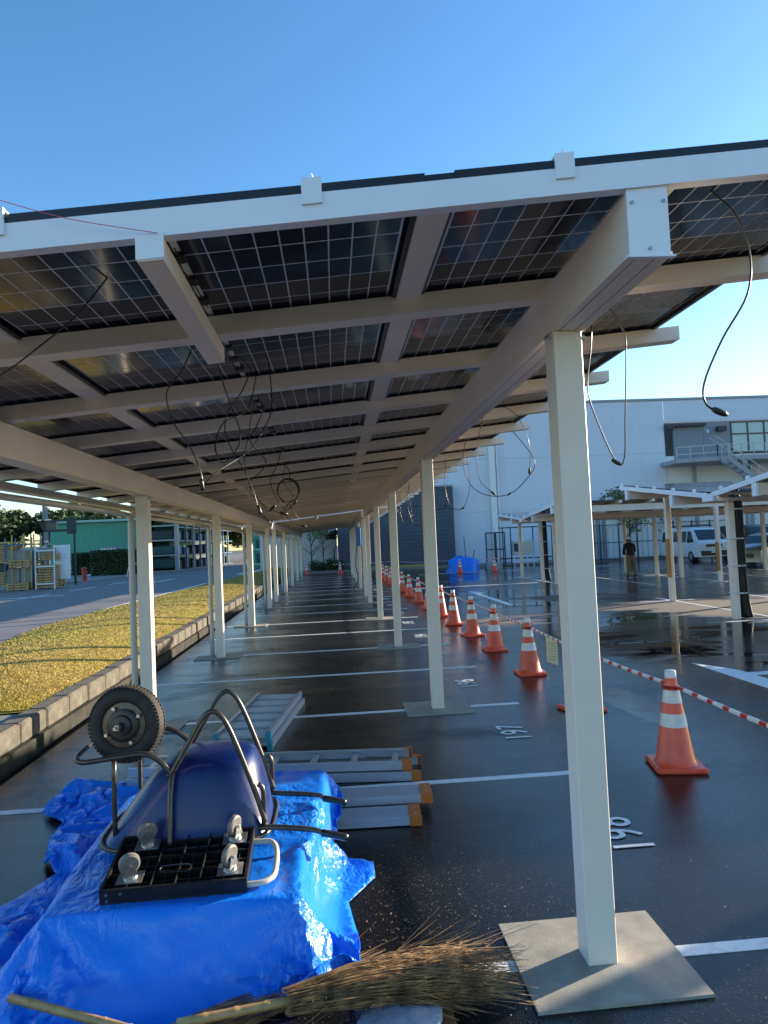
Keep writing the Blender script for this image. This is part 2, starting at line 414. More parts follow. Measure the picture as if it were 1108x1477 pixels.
def tarp_material():
    m = bpy.data.materials.new('blue_poly_tarpaulin'); m.use_nodes = True
    nt = m.node_tree; p = nt.nodes['Principled BSDF']; L = nt.links
    tc = nt.nodes.new('ShaderNodeTexCoord'); co = tc.outputs['Object']
    n1 = nt.nodes.new('ShaderNodeTexNoise'); n1.inputs['Scale'].default_value = 5; n1.inputs['Detail'].default_value = 6; L.new(co, n1.inputs['Vector'])
    mx = nt.nodes.new('ShaderNodeMix'); mx.data_type = 'RGBA'
    mx.inputs['A'].default_value = (0.004, 0.17, 0.80, 1); mx.inputs['B'].default_value = (0.012, 0.24, 0.90, 1)
    L.new(n1.outputs['Fac'], mx.inputs['Factor']); L.new(mx.outputs['Result'], p.inputs['Base Color'])
    p.inputs['Roughness'].default_value = 0.30
    p.inputs['Specular IOR Level'].default_value = 0.55
    # crinkles: stretched cells with sharp creases
    mp = nt.nodes.new('ShaderNodeMapping'); mp.inputs['Scale'].default_value = (1.5, 0.8, 1.0); mp.inputs['Rotation'].default_value = (0.2, 0.1, 0.5); L.new(co, mp.inputs[0])
    nd = nt.nodes.new('ShaderNodeTexNoise'); nd.inputs['Scale'].default_value = 4; nd.inputs['Detail'].default_value = 3; L.new(mp.outputs[0], nd.inputs['Vector'])
    ad = nt.nodes.new('ShaderNodeMixRGB'); ad.blend_type = 'ADD'; ad.inputs[0].default_value = 0.35; L.new(mp.outputs[0], ad.inputs[1]); L.new(nd.outputs['Color'], ad.inputs[2])
    v = nt.nodes.new('ShaderNodeTexVoronoi'); v.inputs['Scale'].default_value = 20; L.new(ad.outputs[0], v.inputs['Vector'])
    v2 = nt.nodes.new('ShaderNodeTexVoronoi'); v2.inputs['Scale'].default_value = 60; L.new(ad.outputs[0], v2.inputs['Vector'])
    a = nt.nodes.new('ShaderNodeMath'); a.operation = 'MULTIPLY_ADD'; a.inputs[1].default_value = 0.3
    L.new(v2.outputs['Distance'], a.inputs[0]); L.new(v.outputs['Distance'], a.inputs[2])
    amt = nt.nodes.new('ShaderNodeTexNoise'); amt.inputs['Scale'].default_value = 1.6; L.new(co, amt.inputs['Vector'])
    mr = nt.nodes.new('ShaderNodeMapRange'); mr.inputs[1].default_value = 0.42; mr.inputs[2].default_value = 0.66; mr.inputs[3].default_value = 0.12; mr.inputs[4].default_value = 0.9
    L.new(amt.outputs['Fac'], mr.inputs[0])
    bp = nt.nodes.new('ShaderNodeBump'); bp.inputs['Distance'].default_value = 0.012
    L.new(mr.outputs[0], bp.inputs['Strength']); L.new(a.outputs[0], bp.inputs['Height']); L.new(bp.outputs[0], p.inputs['Normal'])
    return m
tarp_m = tarp_material()

def corrugated(base, name, scale, axis=0, strength=0.5):
    m = base.copy(); m.name = name
    nt = m.node_tree; p = nt.nodes['Principled BSDF']
    tc = nt.nodes.new('ShaderNodeTexCoord'); w = nt.nodes.new('ShaderNodeTexWave'); w.inputs['Scale'].default_value = scale
    w.bands_direction = 'XYZ'[axis]
    nt.links.new(tc.outputs['Object'], w.inputs['Vector'])
    b = nt.nodes.new('ShaderNodeBump'); b.inputs['Strength'].default_value = strength; b.inputs['Distance'].default_value = 0.03
    nt.links.new(w.outputs['Fac'], b.inputs['Height']); nt.links.new(b.outputs[0], p.inputs['Normal'])
    return m
green_corr = corrugated(green_wall, 'green_corrugated_cladding', 1.6, 0)

# ------------------------------------------------------------------ setting: ground
LX0, LX1 = -2.80, 60.0
structure('ground', MB().box(-900, 900, -60, 1500, -1.2, -0.3), ground_m)
lot = structure('parking_lot', MB().box(LX0, LX1, -12, 62, -0.3, 0.0), asphalt)
structure('drain_channel', MB().box(-3.02, LX0, -12, 62, -0.3, -0.07), drain_m)
# left-hand terrain: road and paving, 0.25 m above the lot
structure('road', MB().box(-160, -3.16, -12, 260, -0.3, 0.22), road_m)
structure('paving', MB().box(-6.2, -3.2, -8, 7.35, 0.2, 0.285), pave_m)

# bay lines
def bay_line(x0, x1, y, w=0.075):
    a = random.uniform(-0.004, 0.004)
    obj('bay_line', MB().hexa([(x0, y - w / 2, 0.0), (x1, y - w / 2 + a, 0.0), (x1, y + w / 2 + a, 0.0), (x0, y + w / 2, 0.0), (x0, y - w / 2, 0.004), (x1, y - w / 2 + a, 0.004), (x1, y + w / 2 + a, 0.004), (x0, y + w / 2, 0.004)]), paint, lot)
Y0 = 3.03
for k in range(-1, 18):
    bay_line(-2.62, 1.98, Y0 + k * 2.325)
# bay numbers
for i in range(14):
    c = bpy.data.curves.new('bay_number', 'FONT')
    c.body = str(198 - i); c.size = 0.36; c.space_character = 1.12; c.align_x = 'CENTER'; c.align_y = 'CENTER'; c.extrude = 0.001; c.offset = 0.0005
    o = bpy.data.objects.new('bay_number', c); COL.objects.link(o)
    o.data.materials.append(paint); o.parent = lot
    o.location = (1.70 if i == 0 else 1.64, 4.22 + i * 2.325, 0.006); o.rotation_euler = (0, 0, R(90)); o.scale = (0.86, 1.0, 1.0)
# arrows and far lines on the driving area
def flat_poly(name, poly, parent, z=0.0, t=0.004, m=None):
    return obj(name, MB().prism(poly, z, z + t), m or paint, parent)
flat_poly('arrow_marking', [(4.86, 9.32), (4.86, 7.35), (5.16, 8.0), (5.16, 8.36), (6.9, 8.36), (6.9, 8.2), (7.3, 8.2), (7.3, 8.52), (5.16, 8.52), (5.16, 8.68)], lot)
flat_poly('lane_marking', [(4.80, 24.3), (4.66, 24.1), (4.68, 18.8), (4.84, 18.8), (4.84, 23.2), (5.05, 23.3)], lot)
for x0, x1, y in ((4.6, 10.4, 38.2), (2.3, 8.0, 27.0), (12.0, 15.5, 38.0)):
    flat_poly('lane_marking', [(x0, y), (x1, y), (x1, y + 0.15), (x0, y + 0.15)], lot)
for cx, y0, y1 in ((8.75, 12.6, 18.6), (8.4, 23.2, 31.5), (13.3, 22.8, 31.5), (18.0, 22.8, 31.5), (15.6, 22.8, 31.5), (10.9, 23.2, 31.5), (11.1, 13.2, 18.4)):
    flat_poly('bay_line', [(cx, y0), (cx + 0.08, y0), (cx + 0.08, y1), (cx, y1)], lot)
for x0, x1, y in ((7.9, 9.4, 17.62), (7.6, 8.8, 13.1), (7.8, 9.0, 31.0), (12.8, 14.2, 28.0), (12.8, 14.2, 23.0)):
    flat_poly('lane_marking', [(x0, y), (x1, y), (x1, y + 0.09), (x0, y + 0.09)], lot)

# kerb
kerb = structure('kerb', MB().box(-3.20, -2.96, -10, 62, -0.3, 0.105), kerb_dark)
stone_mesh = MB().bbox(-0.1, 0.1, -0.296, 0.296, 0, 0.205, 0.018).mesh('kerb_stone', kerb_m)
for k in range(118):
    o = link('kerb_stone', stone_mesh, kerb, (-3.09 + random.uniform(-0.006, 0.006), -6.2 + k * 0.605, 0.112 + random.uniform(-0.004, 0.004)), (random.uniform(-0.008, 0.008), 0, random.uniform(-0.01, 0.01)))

# lawn: a low dome of soil and a coat of short dry grass
def lawn_edge(y):
    pts = [(7.3, -5.6), (13.7, -6.35), (16.7, -6.8), (21, -6.8), (25.6, -6.58), (34, -6.1), (42, -5.4), (60, -4.6)]
    for (a, xa), (b, xb) in zip(pts, pts[1:]):
        if y <= b: return xa + (xb - xa) * (y - a) / (b - a)
    return pts[-1][1]
def lawn_z(x, y):
    e = lawn_edge(y); t = (x + 3.19) / (e + 3.19)
    return 0.245 + 0.06 * (1 - t) + 0.16 * math.sin(math.pi * min(max(t, 0), 1)) * min(1, max(0, (y - 7.3) / 1.5)) + 0.015 * noise.noise(Vector((x * 0.8, y * 0.8, 3)))
mb = MB(); ny, nx = 120, 14
for j in range(ny + 1):
    y = 7.35 + (60 - 7.35) * (j / ny) ** 1.5
    for i in range(nx + 1):
        x = -3.19 + (lawn_edge(y) + 3.19) * i / nx
        mb.v.append((x, y, lawn_z(x, y)))
for j in range(ny):
    for i in range(nx):
        a = j * (nx + 1) + i; mb.f.append((a, a + nx + 1, a + nx + 2, a + 1)); mb.m.append(0)
structure('lawn', mb, grass_m, smooth=True)
ng = 130000
gy = 7.4 + 46 * rng.random(ng) ** 2.2; gt = rng.random(ng)
v = np.zeros((ng * 3, 3)); ang = rng.random(ng) * 6.283; hh = 0.010 + 0.018 * rng.random(ng); ww = 0.003 + 0.0006 * gy
for i in range(ng):
    x = -3.175 + (lawn_edge(gy[i]) - 0.12 + 3.175) * gt[i]; z = lawn_z(x, gy[i]) - 0.005
    ca, sa = math.cos(ang[i]) * ww[i], math.sin(ang[i]) * ww[i]
    v[i * 3] = (x - ca, gy[i] - sa, z); v[i * 3 + 1] = (x + ca, gy[i] + sa, z); v[i * 3 + 2] = (x + sa * 2, gy[i] - ca * 2, z + hh[i])
me = bpy.data.meshes.new('lawn_grass'); me.from_pydata(v.tolist(), [], np.arange(ng * 3).reshape(-1, 3).tolist()); me.materials.append(grass_m)
tag(link('lawn_grass', me), 'short dry yellow lawn grass behind the kerb', 'grass', kind='stuff')

# road markings on the left
rl = bpy.data.objects['road']
def strip(name, p, q, w, parent, z):
    p = Vector(p); q = Vector(q); d = (q - p).normalized(); n = Vector((-d.y, d.x)) * w / 2
    return flat_poly(name, [tuple(p - n), tuple(q - n), tuple(q + n), tuple(p + n)], parent, z)
strip('road_line', (-7.0, 21.5), (-6.45, 35.5), 0.13, rl, 0.22)
strip('road_line', (-10.2, 39.0), (-9.8, 43.5), 0.16, rl, 0.22)
for k in range(4): strip('road_line', (-13.2 + k * 0.25, 24.5 + 5 * k), (-12.9 + k * 0.25, 27 + 5 * k), 0.12, rl, 0.22)
strip('road_line', (-6.2, 46), (-5.4, 54), 0.5, rl, 0.22)
strip('road_line', (-17.5, 29.5), (-11.5, 30.6), 0.13, rl, 0.22)
# pavement in front of the green shed and stores
structure('kerbed_pavement', MB().prism([(-18.3, 43.4), (-15.4, 44.2), (-12.8, 60), (-12.0, 75), (-70, 75), (-70, 50), (-22, 50)], 0.2, 0.32), pave_m)

# ------------------------------------------------------------------ solar carports
SL = 0.0945
ZB = 2.97
def zr(x): return ZB + SL * (x - 1.027)
def sbox(mb, x0, x1, y0, y1, d0, d1, m=0):
    return mb.hexa([(x0, y0, zr(x0) + d0), (x1, y0, zr(x1) + d0), (x1, y1, zr(x1) + d0), (x0, y1, zr(x0) + d0),
                    (x0, y0, zr(x0) + d1), (x1, y0, zr(x1) + d1), (x1, y1, zr(x1) + d1), (x0, y1, zr(x0) + d1)], m)
PW, PD = 1.722, 1.134
# a solar module in its own axes: origin at the lower left corner of the underside of the frame, tilted with the roof
def make_module():
    fr = MB(); t = 0.014; h = 0.035; lip = 0.026
    for x0, x1, y0, y1 in ((0, PW, 0, t), (0, PW, PD - t, PD), (0, t, t, PD - t), (PW - t, PW, t, PD - t)):
        fr.box(x0, x1, y0, y1, 0, h)
    for x0, x1, y0, y1 in ((t, PW - t, t, lip), (t, PW - t, PD - lip, PD - t), (t, lip, lip, PD - lip), (PW - lip, PW - t, lip, PD - lip)):
        fr.box(x0, x1, y0, y1, 0, 0.003)
    sheet = MB().box(t, PW - t, t, PD - t, 0.026, 0.033)
    a, b = 0.045, 0.030
    back = MB().box(a - 0.006, PW - a + 0.006, b, PD - b, 0.0235, 0.0258)
    nx, ny = 18, 6
    mid = 0.022
    cw, ch = (PW - 2 * a - mid) / nx, (PD - 2 * b - 0.012) / ny
    g = 0.0030; gy_ = 0.0048
    cells = [(a + i * cw + g + (mid if i >= 9 else 0), a + (i + 1) * cw - g + (mid if i >= 9 else 0), b + 0.006 + j * ch + gy_, b + 0.006 + (j + 1) * ch - gy_) for i in range(nx) for j in range(ny)]
    grid = MB()
    for c in cells: grid.box(c[0], c[1], c[2], c[3], 0.0222, 0.0238)
    cm = MB().box(g, cw - g, gy_, ch - gy_, 0.0222, 0.0238).mesh('cell', cell_mat)
    jb = MB()
    for yy in (0.35, 0.57, 0.8): jb.bbox(PW / 2 - 0.022, PW / 2 + 0.022, yy, yy + 0.07, 0.004, 0.0222, 0.004)
    jb.tube([(PW / 2, 0.30, 0.012), (PW / 2 - 0.01, 0.47, 0.004), (PW / 2, 0.62, 0.012), (PW / 2 + 0.01, 0.9, 0.006)], 0.003, 5)
    return fr.mesh('frame', frame_black), sheet.mesh('glass_sheet', frame_black), back.mesh('backing_sheet', line_mat), grid.mesh('cell_grid', cell_mat), cm, [(c[0] - g, c[2] - gy_) for c in cells], jb.mesh('junction_box', black_plastic)
MOD = make_module()
TILT = -math.atan(SL)
def module(parent, x, y, single=False, jbox=False):
    o = link('solar_panel', MOD[0], parent, (x, y + 0.018, zr(x) + 0.082), (0, TILT, 0))
    link('glass_sheet', MOD[1], o); link('backing_sheet', MOD[2], o)
    if single:
        for cx, cy in MOD[5]: link('cell', MOD[4], o, (cx, cy, 0))
    else:
        g = link('cell_grid', MOD[3], o)
    if jbox: link('junction_box', MOD[6], o)
    return o
XR, XL, PWD = 1.0723, -2.0135, 0.129
PX = (-3.187, -1.372, 0.440)
def canopy(name, label, y_start, rows, post_r, post_l, near):
    c = thing(name, label, 'solar carport', (0, 0, 0), 0, 'solar carports over the parking bays')
    P = 1.1625
    y_end = y_start + rows * P - 0.03
    # posts and footings
    pm = MB().bbox(-PWD / 2, PWD / 2, -PWD / 2, PWD / 2, 0.0, 1.0, 0.003)
    hr, hl = zr(XR) - 0.2235, zr(XL) - 0.2235
    def post(x, y, h, pad=True):
        b = MB()
        w = PWD / 2
        b.bbox(-w, w, -w, w, 0.0, h, 0.004)
        p = obj('post', b, alu, c, loc=(x, y, 0.0))
        obj('bracket', MB().box(-w - 0.012, w + 0.012, -0.03, 0.03, h - 0.012, h - 0.002).tube([(-w - 0.03, -0.045, h - 0.03), (w + 0.02, -0.045, h - 0.03)], 0.005, 5).tube([(w + 0.004, -0.05, h - 0.03), (w + 0.018, -0.05, h - 0.03)], 0.011, 6), steel, p)
        if pad:
            if x > 0: d = (-0.36, 0.36, -0.31, 0.31)
            else: d = (-0.42, 0.36, -0.22, 0.22)
            a = random.uniform(-0.03, 0.03)
            poly = [(d[0] + x, d[2] + y + a), (d[1] + x + a, d[2] + y), (d[1] + x, d[3] + y - a), (d[0] + x + a * 0.5, d[3] + y)]
            obj('concrete_footing', MB().prism(poly, -0.05, 0.013), conc, c)
    for y in post_r: post(XR, y, hr)
    for y in post_l: post(XL, y, hl)
    # main beams
    for x, h in ((XR, hr), (XL, hl)):
        b = MB(); w = PWD / 2
        y0 = y_start + 0.035
        b.box(x - w, x + w, y0, y_end - 0.03, h + 0.012, h + 0.215)
        for u0, u1 in ((-w - 0.002, -w + 0.028), (-w + 0.034, w - 0.034), (w - 0.028, w + 0.016)):
            b.box(x + u0, x + u1, y0, y_end - 0.03, h, h + 0.012)
        bo = obj('main_beam', b, alu, c)
        obj('groove', MB().box(x - w + 0.0285, x - w + 0.0335, y0 + 0.001, y_end - 0.031, h + 0.004, h + 0.0125).box(x + w - 0.0335, x + w - 0.0285, y0 + 0.001, y_end - 0.031, h + 0.004, h + 0.0125), alu_dark, bo)
        e = MB().box(x - w - 0.004, x + w + 0.006, y0 - 0.008, y0 - 0.001, h - 0.004, zr(x) + 0.045)
        e.box(x - w - 0.012, x + w + 0.022, y0 - 0.010, y0 + 0.012, h - 0.008, h - 0.001)
        ep = obj('end_plate', e, alu_white, c)
        for bx, bz in ((x - w + 0.012, zr(x) - 0.05), (x + w - 0.010, zr(x) - 0.045), (x, h + 0.02)):
            obj('bolt', MB().lathe([(0.006, -0.006), (0.006, 0.0), (0.004, 0.0)], 8, (bx, y0 - 0.0085, bz), 'y'), bolt_m, ep)
    # fascia front and back
    for yf, s in ((y_start + 0.02, 1), (y_end - 0.12, 0)):
        b = MB(); sbox(b, -3.2, 2.315, yf + 0.006, yf + 0.045, 0.002, 0.086)
        if s: e_ = MB(); sbox(e_, -3.2, 2.30, yf + 0.002, yf + 0.016, 0.0885, 0.112)
        sbox(b, -3.2, 2.315, yf - 0.004, yf + 0.006, 0.0, 0.09 - 0.002)
        fo = obj('fascia', b, alu_white, c)
        if s: obj('edge_trim', e_, frame_black, fo)
        k = MB()
    b = None
    for x in (-2.66, -1.83, -0.99, -0.023, 0.797, 1.67):
        cl = MB()
        sbox(cl, x - 0.032, x + 0.032, y_start + 0.006, y_start + 0.0155, 0.05, 0.134)
        sbox(cl, x - 0.032, x + 0.032, y_start + 0.0155, y_start + 0.05, 0.1275, 0.134)
        cl.lathe([(0.007, 0), (0.007, 0.012), (0.004, 0.012), (0.004, 0.018)], 8, (x, y_start + 0.02, zr(x) + 0.134))
        obj('panel_clamp', cl, alu_white, c)
    # purlins
    for k in range(rows - 1):
        yc = y_start + 1.085 + P * k
        b = MB(); sbox(b, -3.2, 2.315, yc - 0.05, yc + 0.046, 0.006, 0.09)
        sbox(b, -3.2, 2.315, yc - 0.052, yc + 0.056, 0.0, 0.006)
        obj('purlin', b, alu, c)
    # cover strips between panel columns
    for x in (-1.4195, 0.3945):
        for k in range(rows):
            b = MB(); sbox(b, x - 0.056, x + 0.056, y_start + P * k + (0.13 if k == 0 else 0.038), y_start + P * (k + 1) - 0.088, 0.068, 0.0805)
            obj('cover_strip', b, alu, c)
    # modules
    for k in range(rows):
        for j, x in enumerate(PX):
            module(c, x, y_start + P * k, near and k == 0 and j > 0, near and j == 1 and k < 7)
    # stub beams at the two ends
    for y0, y1 in ((y_start + 0.015, y_start + 1.23), (y_end - 1.2, y_end - 0.015)):
        b = MB(); sbox(b, -0.567, -0.487, y0, y1, -0.075, -0.002)
        st = obj('stub_beam', b, alu, c)
        b = MB(); sbox(b, -0.570, -0.484, y0 - 0.004, y0 - 0.0005, -0.070, 0.012)
        obj('end_plate', b, alu_white, st)
    # gutter along the low eave with bright clips, and drain pipes
    g = MB()
    for x0, x1, d0, d1 in ((-3.05, -2.95, -0.10, -0.092), (-3.058, -3.05, -0.10, -0.02), (-2.95, -2.942, -0.10, -0.035)):
        z0 = zr(-3.0)
        g.box(x0, x1, y_start + 0.05, y_end - 0.05, z0 + d0, z0 + d1)
    gu = obj('gutter', g, pvc, c)
    for y in post_l[1::1]:
        z0 = zr(-3.0) - 0.11
        pts = catmull([(-3.0, y - 1.5, z0), (-3.0, y - 1.45, z0 - 0.05), (-2.7, y - 0.9, z0 - 0.11), (-2.28, y - 0.02, z0 - 0.19), (-2.15, y, z0 - 0.26), (-2.15, y, z0 - 0.5), (-2.15, y, 0.0)], 4)
        obj('drain_pipe', MB().tube(pts, 0.034, 8), pvc, c, smooth=True)
    # R-side conduit under the beam
    return c
c1 = canopy('solar_carport', 'long solar carport nearest the camera with panels seen from below', 2.13, 18, [Y0 + 4.65 * k for k in range(5)], [2.93 + 4.65 * k for k in range(5)], True)
c2 = canopy('solar_carport', 'second solar carport in line behind the nearest one', 23.45, 18, [24.5 + 4.65 * k for k in range(5)], [23.95 + 4.65 * k for k in range(5)], False)
# a pipe along the first post row's back and the blue sheet tied on a far post
o = obj('blue_sheet', MB().bbox(XR - 0.09, XR + 0.09, 29.06, 29.24, 1.75, 2.55, 0.02), blue_tape); tag(o, 'small blue plastic sheet tied round a post of the second carport', 'plastic sheet')
o = obj('black_conduit', MB().tube(catmull([(0.93, 28.6, 2.7), (0.95, 28.6, 2.0), (0.88, 28.6, 1.0), (0.95, 28.55, 0.4), (0.75, 28.3, 0.03)]), 0.03, 6), black_rub); tag(o, 'black conduit hanging beside a post of the second carport', 'cable')

# ------------------------------------------------------------------ butterfly carports on the right
def butterfly(name, label, loc, length, slope, z0, far, near, posts, black_posts, half=4.3, beam_y=3.9):
    c = thing(name, label, 'solar carport', loc, 0, 'solar carports over the parking bays')
    def wing(s):
        def zz(y): return z0 + slope * abs(y)
        def sb(mb, x0, x1, y0, y1, d0, d1):
            ya, yb = (y0, y1) if y0 < y1 else (y1, y0)
            return mb.hexa([(x0, ya, zz(ya) + d0), (x1, ya, zz(ya) + d0), (x1, yb, zz(yb) + d0), (x0, yb, zz(yb) + d0), (x0, ya, zz(ya) + d1), (x1, ya, zz(ya) + d1), (x1, yb, zz(yb) + d1), (x0, yb, zz(yb) + d1)])
        e = half
        f = MB(); sb(f, 0, 0.05, s * 0.12, s * e, 0, 0.10); obj('fascia', f, alu_white, c)
        nb = int(length / 1.1625)
        for k in range(nb):
            x = 0.06 + k * 1.1625
            f = MB(); sb(f, x + 1.08, x + 1.16, s * 0.14, s * e, 0.002, 0.085); obj('purlin', f, alu, c)
            for j in range(2):
                f = MB(); sb(f, x, x + 1.13, s * (0.2 + j * 2.02), s * (0.2 + j * 2.02 + 1.98), 0.09, 0.125)
                obj('solar_panel', f, cell_mat, c)
        n = 5
        for k in range(n):
            y = s * (0.5 + k * (e - 0.7) / (n - 1))
            f = MB(); sb(f, -0.012, 0.03, y, y + 0.08, 0.08, 0.16); obj('panel_clamp', f, alu_white, c)
        for y in (beam_y, 1.55):
            y *= s
            z = zz(y) - 0.01
            f = MB(); f.box(0.06, length, y - 0.065, y + 0.065, z - 0.22, z); obj('main_beam', f, alu, c)
            f = MB(); f.box(-0.004, 0.05, y - 0.07, y + 0.07, z - 0.24, z - 0.0); obj('end_plate', f, alu_white, c)
    wing(1); wing(-1)
    f = MB().box(-0.02, 0.12, -0.2, 0.2, z0 - 0.06, z0 + 0.09); obj('valley_plate', f, alu_white, c)
    f = MB().box(0.12, length, -0.12, 0.12, z0 - 0.07, z0 + 0.0); obj('valley_gutter', f, pvc, c)
    w = 0.065
    for px, py in posts:
        h = z0 + slope * abs(py) - 0.03 if abs(py) < 0.5 else z0 + slope * abs(py) - 0.232
        p = obj('post', MB().bbox(-w, w, -w, w, 0, h, 0.004), alu, c, loc=(px, py, 0))
        if (px, py) in black_posts:
            b = MB()
            for ox, oy in ((w + 0.05, -0.07), (w + 0.05, 0.0), (w + 0.05, 0.06), (w + 0.13, -0.05)):
                b.tube(catmull([(ox - 0.05, oy, h + 0.05), (ox, oy, h - 0.15), (ox, oy, 0.9), (ox + 0.02, oy, 0.4), (ox + 0.08, oy, 0.02)], 3), 0.05, 7)
            k = obj('conduit', b, conduit_m, p, smooth=True)
            for z in (0.5, 1.05, 1.6, 2.2): obj('strap', MB().bbox(-w - 0.008, w + 0.14, -w - 0.055, w + 0.05, z, z + 0.03, 0.01), white_sheet, k)
    return c
A = butterfly('solar_carport', 'butterfly solar carport at right with black conduits strapped to its front post', (7.6, 13.5, 0), 16, 0.12, 2.45, 0, 0,
              [(0.46, 0.05), (1.12, 4.0), (0.9, -4.0), (5.1, 0.05), (5.8, 4.0), (9.8, 0.05), (10.4, 4.0), (14.4, 0.05), (14.9, 4.0)], [(0.46, 0.05)])
o = obj('post_wrap', MB().bbox(8.72 - 0.074, 8.72 - 0.015, 17.5 - 0.070, 17.5 + 0.070, 0.62, 1.62, 0.004), brown_wrap); tag(o, 'brown wrapping on the left post of the right carport', 'post wrap')
B = butterfly('solar_carport', 'low butterfly solar carport standing behind the man in the helmet', (7.55, 27.4, 0), 19, 0.085, 2.50, 0, 0,
              [(0.9, 3.5), (0.92, 0.45), (0.85, -1.5), (5.75, 3.5), (5.72, 0.42), (5.78, -1.5), (5.82, -4.1), (10.4, -4.1), (10.4, 0.4), (15, -4.1), (15, 0.4)], [(0.92, 0.45), (0.85, -1.5)])
o = obj('post_wrap', MB().bbox(13.37 - 0.074, 13.37 - 0.005, 23.3 - 0.070, 23.3 + 0.070, 0.35, 1.35, 0.004), brown_wrap); tag(o, 'brown wrapping on the carport post in front of the white van', 'post wrap')

# ------------------------------------------------------------------ traffic cones
def make_cone(label, loc, alt=False):
    c = thing('traffic_cone', label, 'traffic cone', loc, 0, 'traffic cones round the closed area')
    b = MB(); b.bbox(-0.19, 0.19, -0.19, 0.19, 0.0, 0.042, 0.012)
    obj('base', b, cone_or, c)
    def rad(z): return 0.150 - (z - 0.03) / 0.69 * 0.112
    def ring(name, z0, z1, m, off=0.0, n=24):
        k = MB(); k.lathe([(rad(z0) + off, z0), (rad(z1) + off, z1)], n, close=False)
        return obj(name, k, m, c, smooth=True)
    b = MB(); b.lathe([(0.165, 0.040), (0.152, 0.055), (rad(0.08), 0.08), (rad(0.62), 0.62), (rad(0.62) - 0.004, 0.635), (rad(0.70), 0.70), (rad(0.70) - 0.002, 0.742), (0.012, 0.746)], 24, close=True)
    obj('body', b, cone_or2 if alt else cone_or, c, auto=True)
    ring('reflective_band', 0.325, 0.425, cone_wh, 0.0022); ring('reflective_band', 0.505, 0.60, cone_wh, 0.0022)
    k = MB(); k.lathe([(rad(0.69) + 0.003, 0.692), (rad(0.70) + 0.003, 0.70), (rad(0.70) + 0.001, 0.744), (rad(0.70) - 0.003, 0.750), (0.012, 0.752)], 16); obj('cap', k, cone_wh, c, smooth=True)
    return c
cone_y = [3.25, 5.32, 7.22, 9.25, 11.35, 13.18, 15.05, 16.85, 18.9, 21.1, 23.4, 25.8, 28.2, 30.6, 33.0, 35.4, 37.8]
cone_x = [2.62, 2.593, 2.53, 2.566, 2.577, 2.579, 2.545, 2.548, 2.53, 2.525, 2.50, 2.49, 2.48, 2.47, 2.46, 2.45, 2.44]
c0 = None
for i in range(1, len(cone_y)):
    lab = 'orange and white traffic cone, %s in the long row along the bays' % ORD[i - 1]
    loc = (cone_x[i], cone_y[i], 0.0)
    if c0 is None: c0 = make_cone(lab, loc); cc = c0
    else:
        cc = dup(c0); cc.location = loc; cc['label'] = lab
        if i in (3, 5, 6, 9, 11, 14):
            for ch in cc.children:
                if ch.name.startswith('body'): ch.material_slots[0].link = 'OBJECT'; ch.material_slots[0].material = cone_or2
    cc.rotation_euler = (random.uniform(-0.015, 0.015), random.uniform(-0.015, 0.015), random.uniform(-0.25, 0.25))
far = [(-1.79, 45.4, 'left of two traffic cones closing the far end of the bays'), (0.36, 44.1, 'right of two traffic cones closing the far end of the bays'),
       (4.0, 45.0, 'traffic cone in front of the dark blue wall, far row'), (5.6, 40.0, 'traffic cone between the dark blue wall and the blue covered heap'),
       (6.95, 38.2, 'traffic cone in front of the blue covered heap'), (8.85, 38.0, 'traffic cone in front of the black mesh gate'),
       (7.6, 40.6, 'traffic cone half hidden behind the blue covered heap')]
for x, y, lab in far:
    cc = dup(c0); cc.location = (x, y, 0); cc['label'] = lab; cc.rotation_euler = (0, 0, random.uniform(-0.4, 0.4))
# striped bars on the cones
def striped_bar(p, q, label, sag=0.015, grp='striped bars between the cones', near=False):
    p = Vector(p); q = Vector(q); L = (q - p).length; d = (q - p)
    e = thing('striped_bar', label, 'barrier bar', p, 0, grp)
    n = max(4, int(L / 0.135)); n += n % 2
    r = 0.017
    pos = 0.0; k = 0; joined = {0: MB(), 1: MB()}
    while pos < 1.0:
        ln = (0.075 if k % 2 else 0.125) / L; a, bb = pos, min(1.0, pos + ln)
        seg = [d * a + Vector((0, 0, -sag * math.sin(math.pi * a))), d * bb + Vector((0, 0, -sag * math.sin(math.pi * bb)))]
        if near: obj('red_stripe' if k % 2 else 'white_stripe', MB().tube(seg, r, 8), bar_red if k % 2 else bar_wh, e)
        else: joined[k % 2].tube(seg, r, 8)
        pos = bb + 1e-6; k += 1
    if not near:
        for q, nm, m in ((1, 'red_stripe', bar_red), (0, 'white_stripe', bar_wh)):
            o = obj(nm, joined[q], m, e); o['kind'] = 'stuff'
    ring = MB(); rr = 0.062
    for cpt in (Vector((0, 0, 0)), d):
        ring.tube([cpt + Vector((rr * math.cos(a), rr * math.sin(a), 0.0)) + Vector((-0.035, 0, 0)) for a in [k * math.pi / 8 for k in range(16)]], 0.012, 6, closed=True)
    obj('ring', ring, bar_red, e, smooth=True)
    return e
for i in range(len(cone_y) - 1):
    a = (cone_x[i] + 0.035, cone_y[i], 0.622); b = (cone_x[i + 1] + 0.035, cone_y[i + 1], 0.622)
    lab = 'red and white bar running towards the camera from the nearest traffic cone' if i == 0 else 'red and white striped bar, %s one spanning two cones of the long row' % ORD[i - 1]
    striped_bar(a, b, lab, near=i < 6)
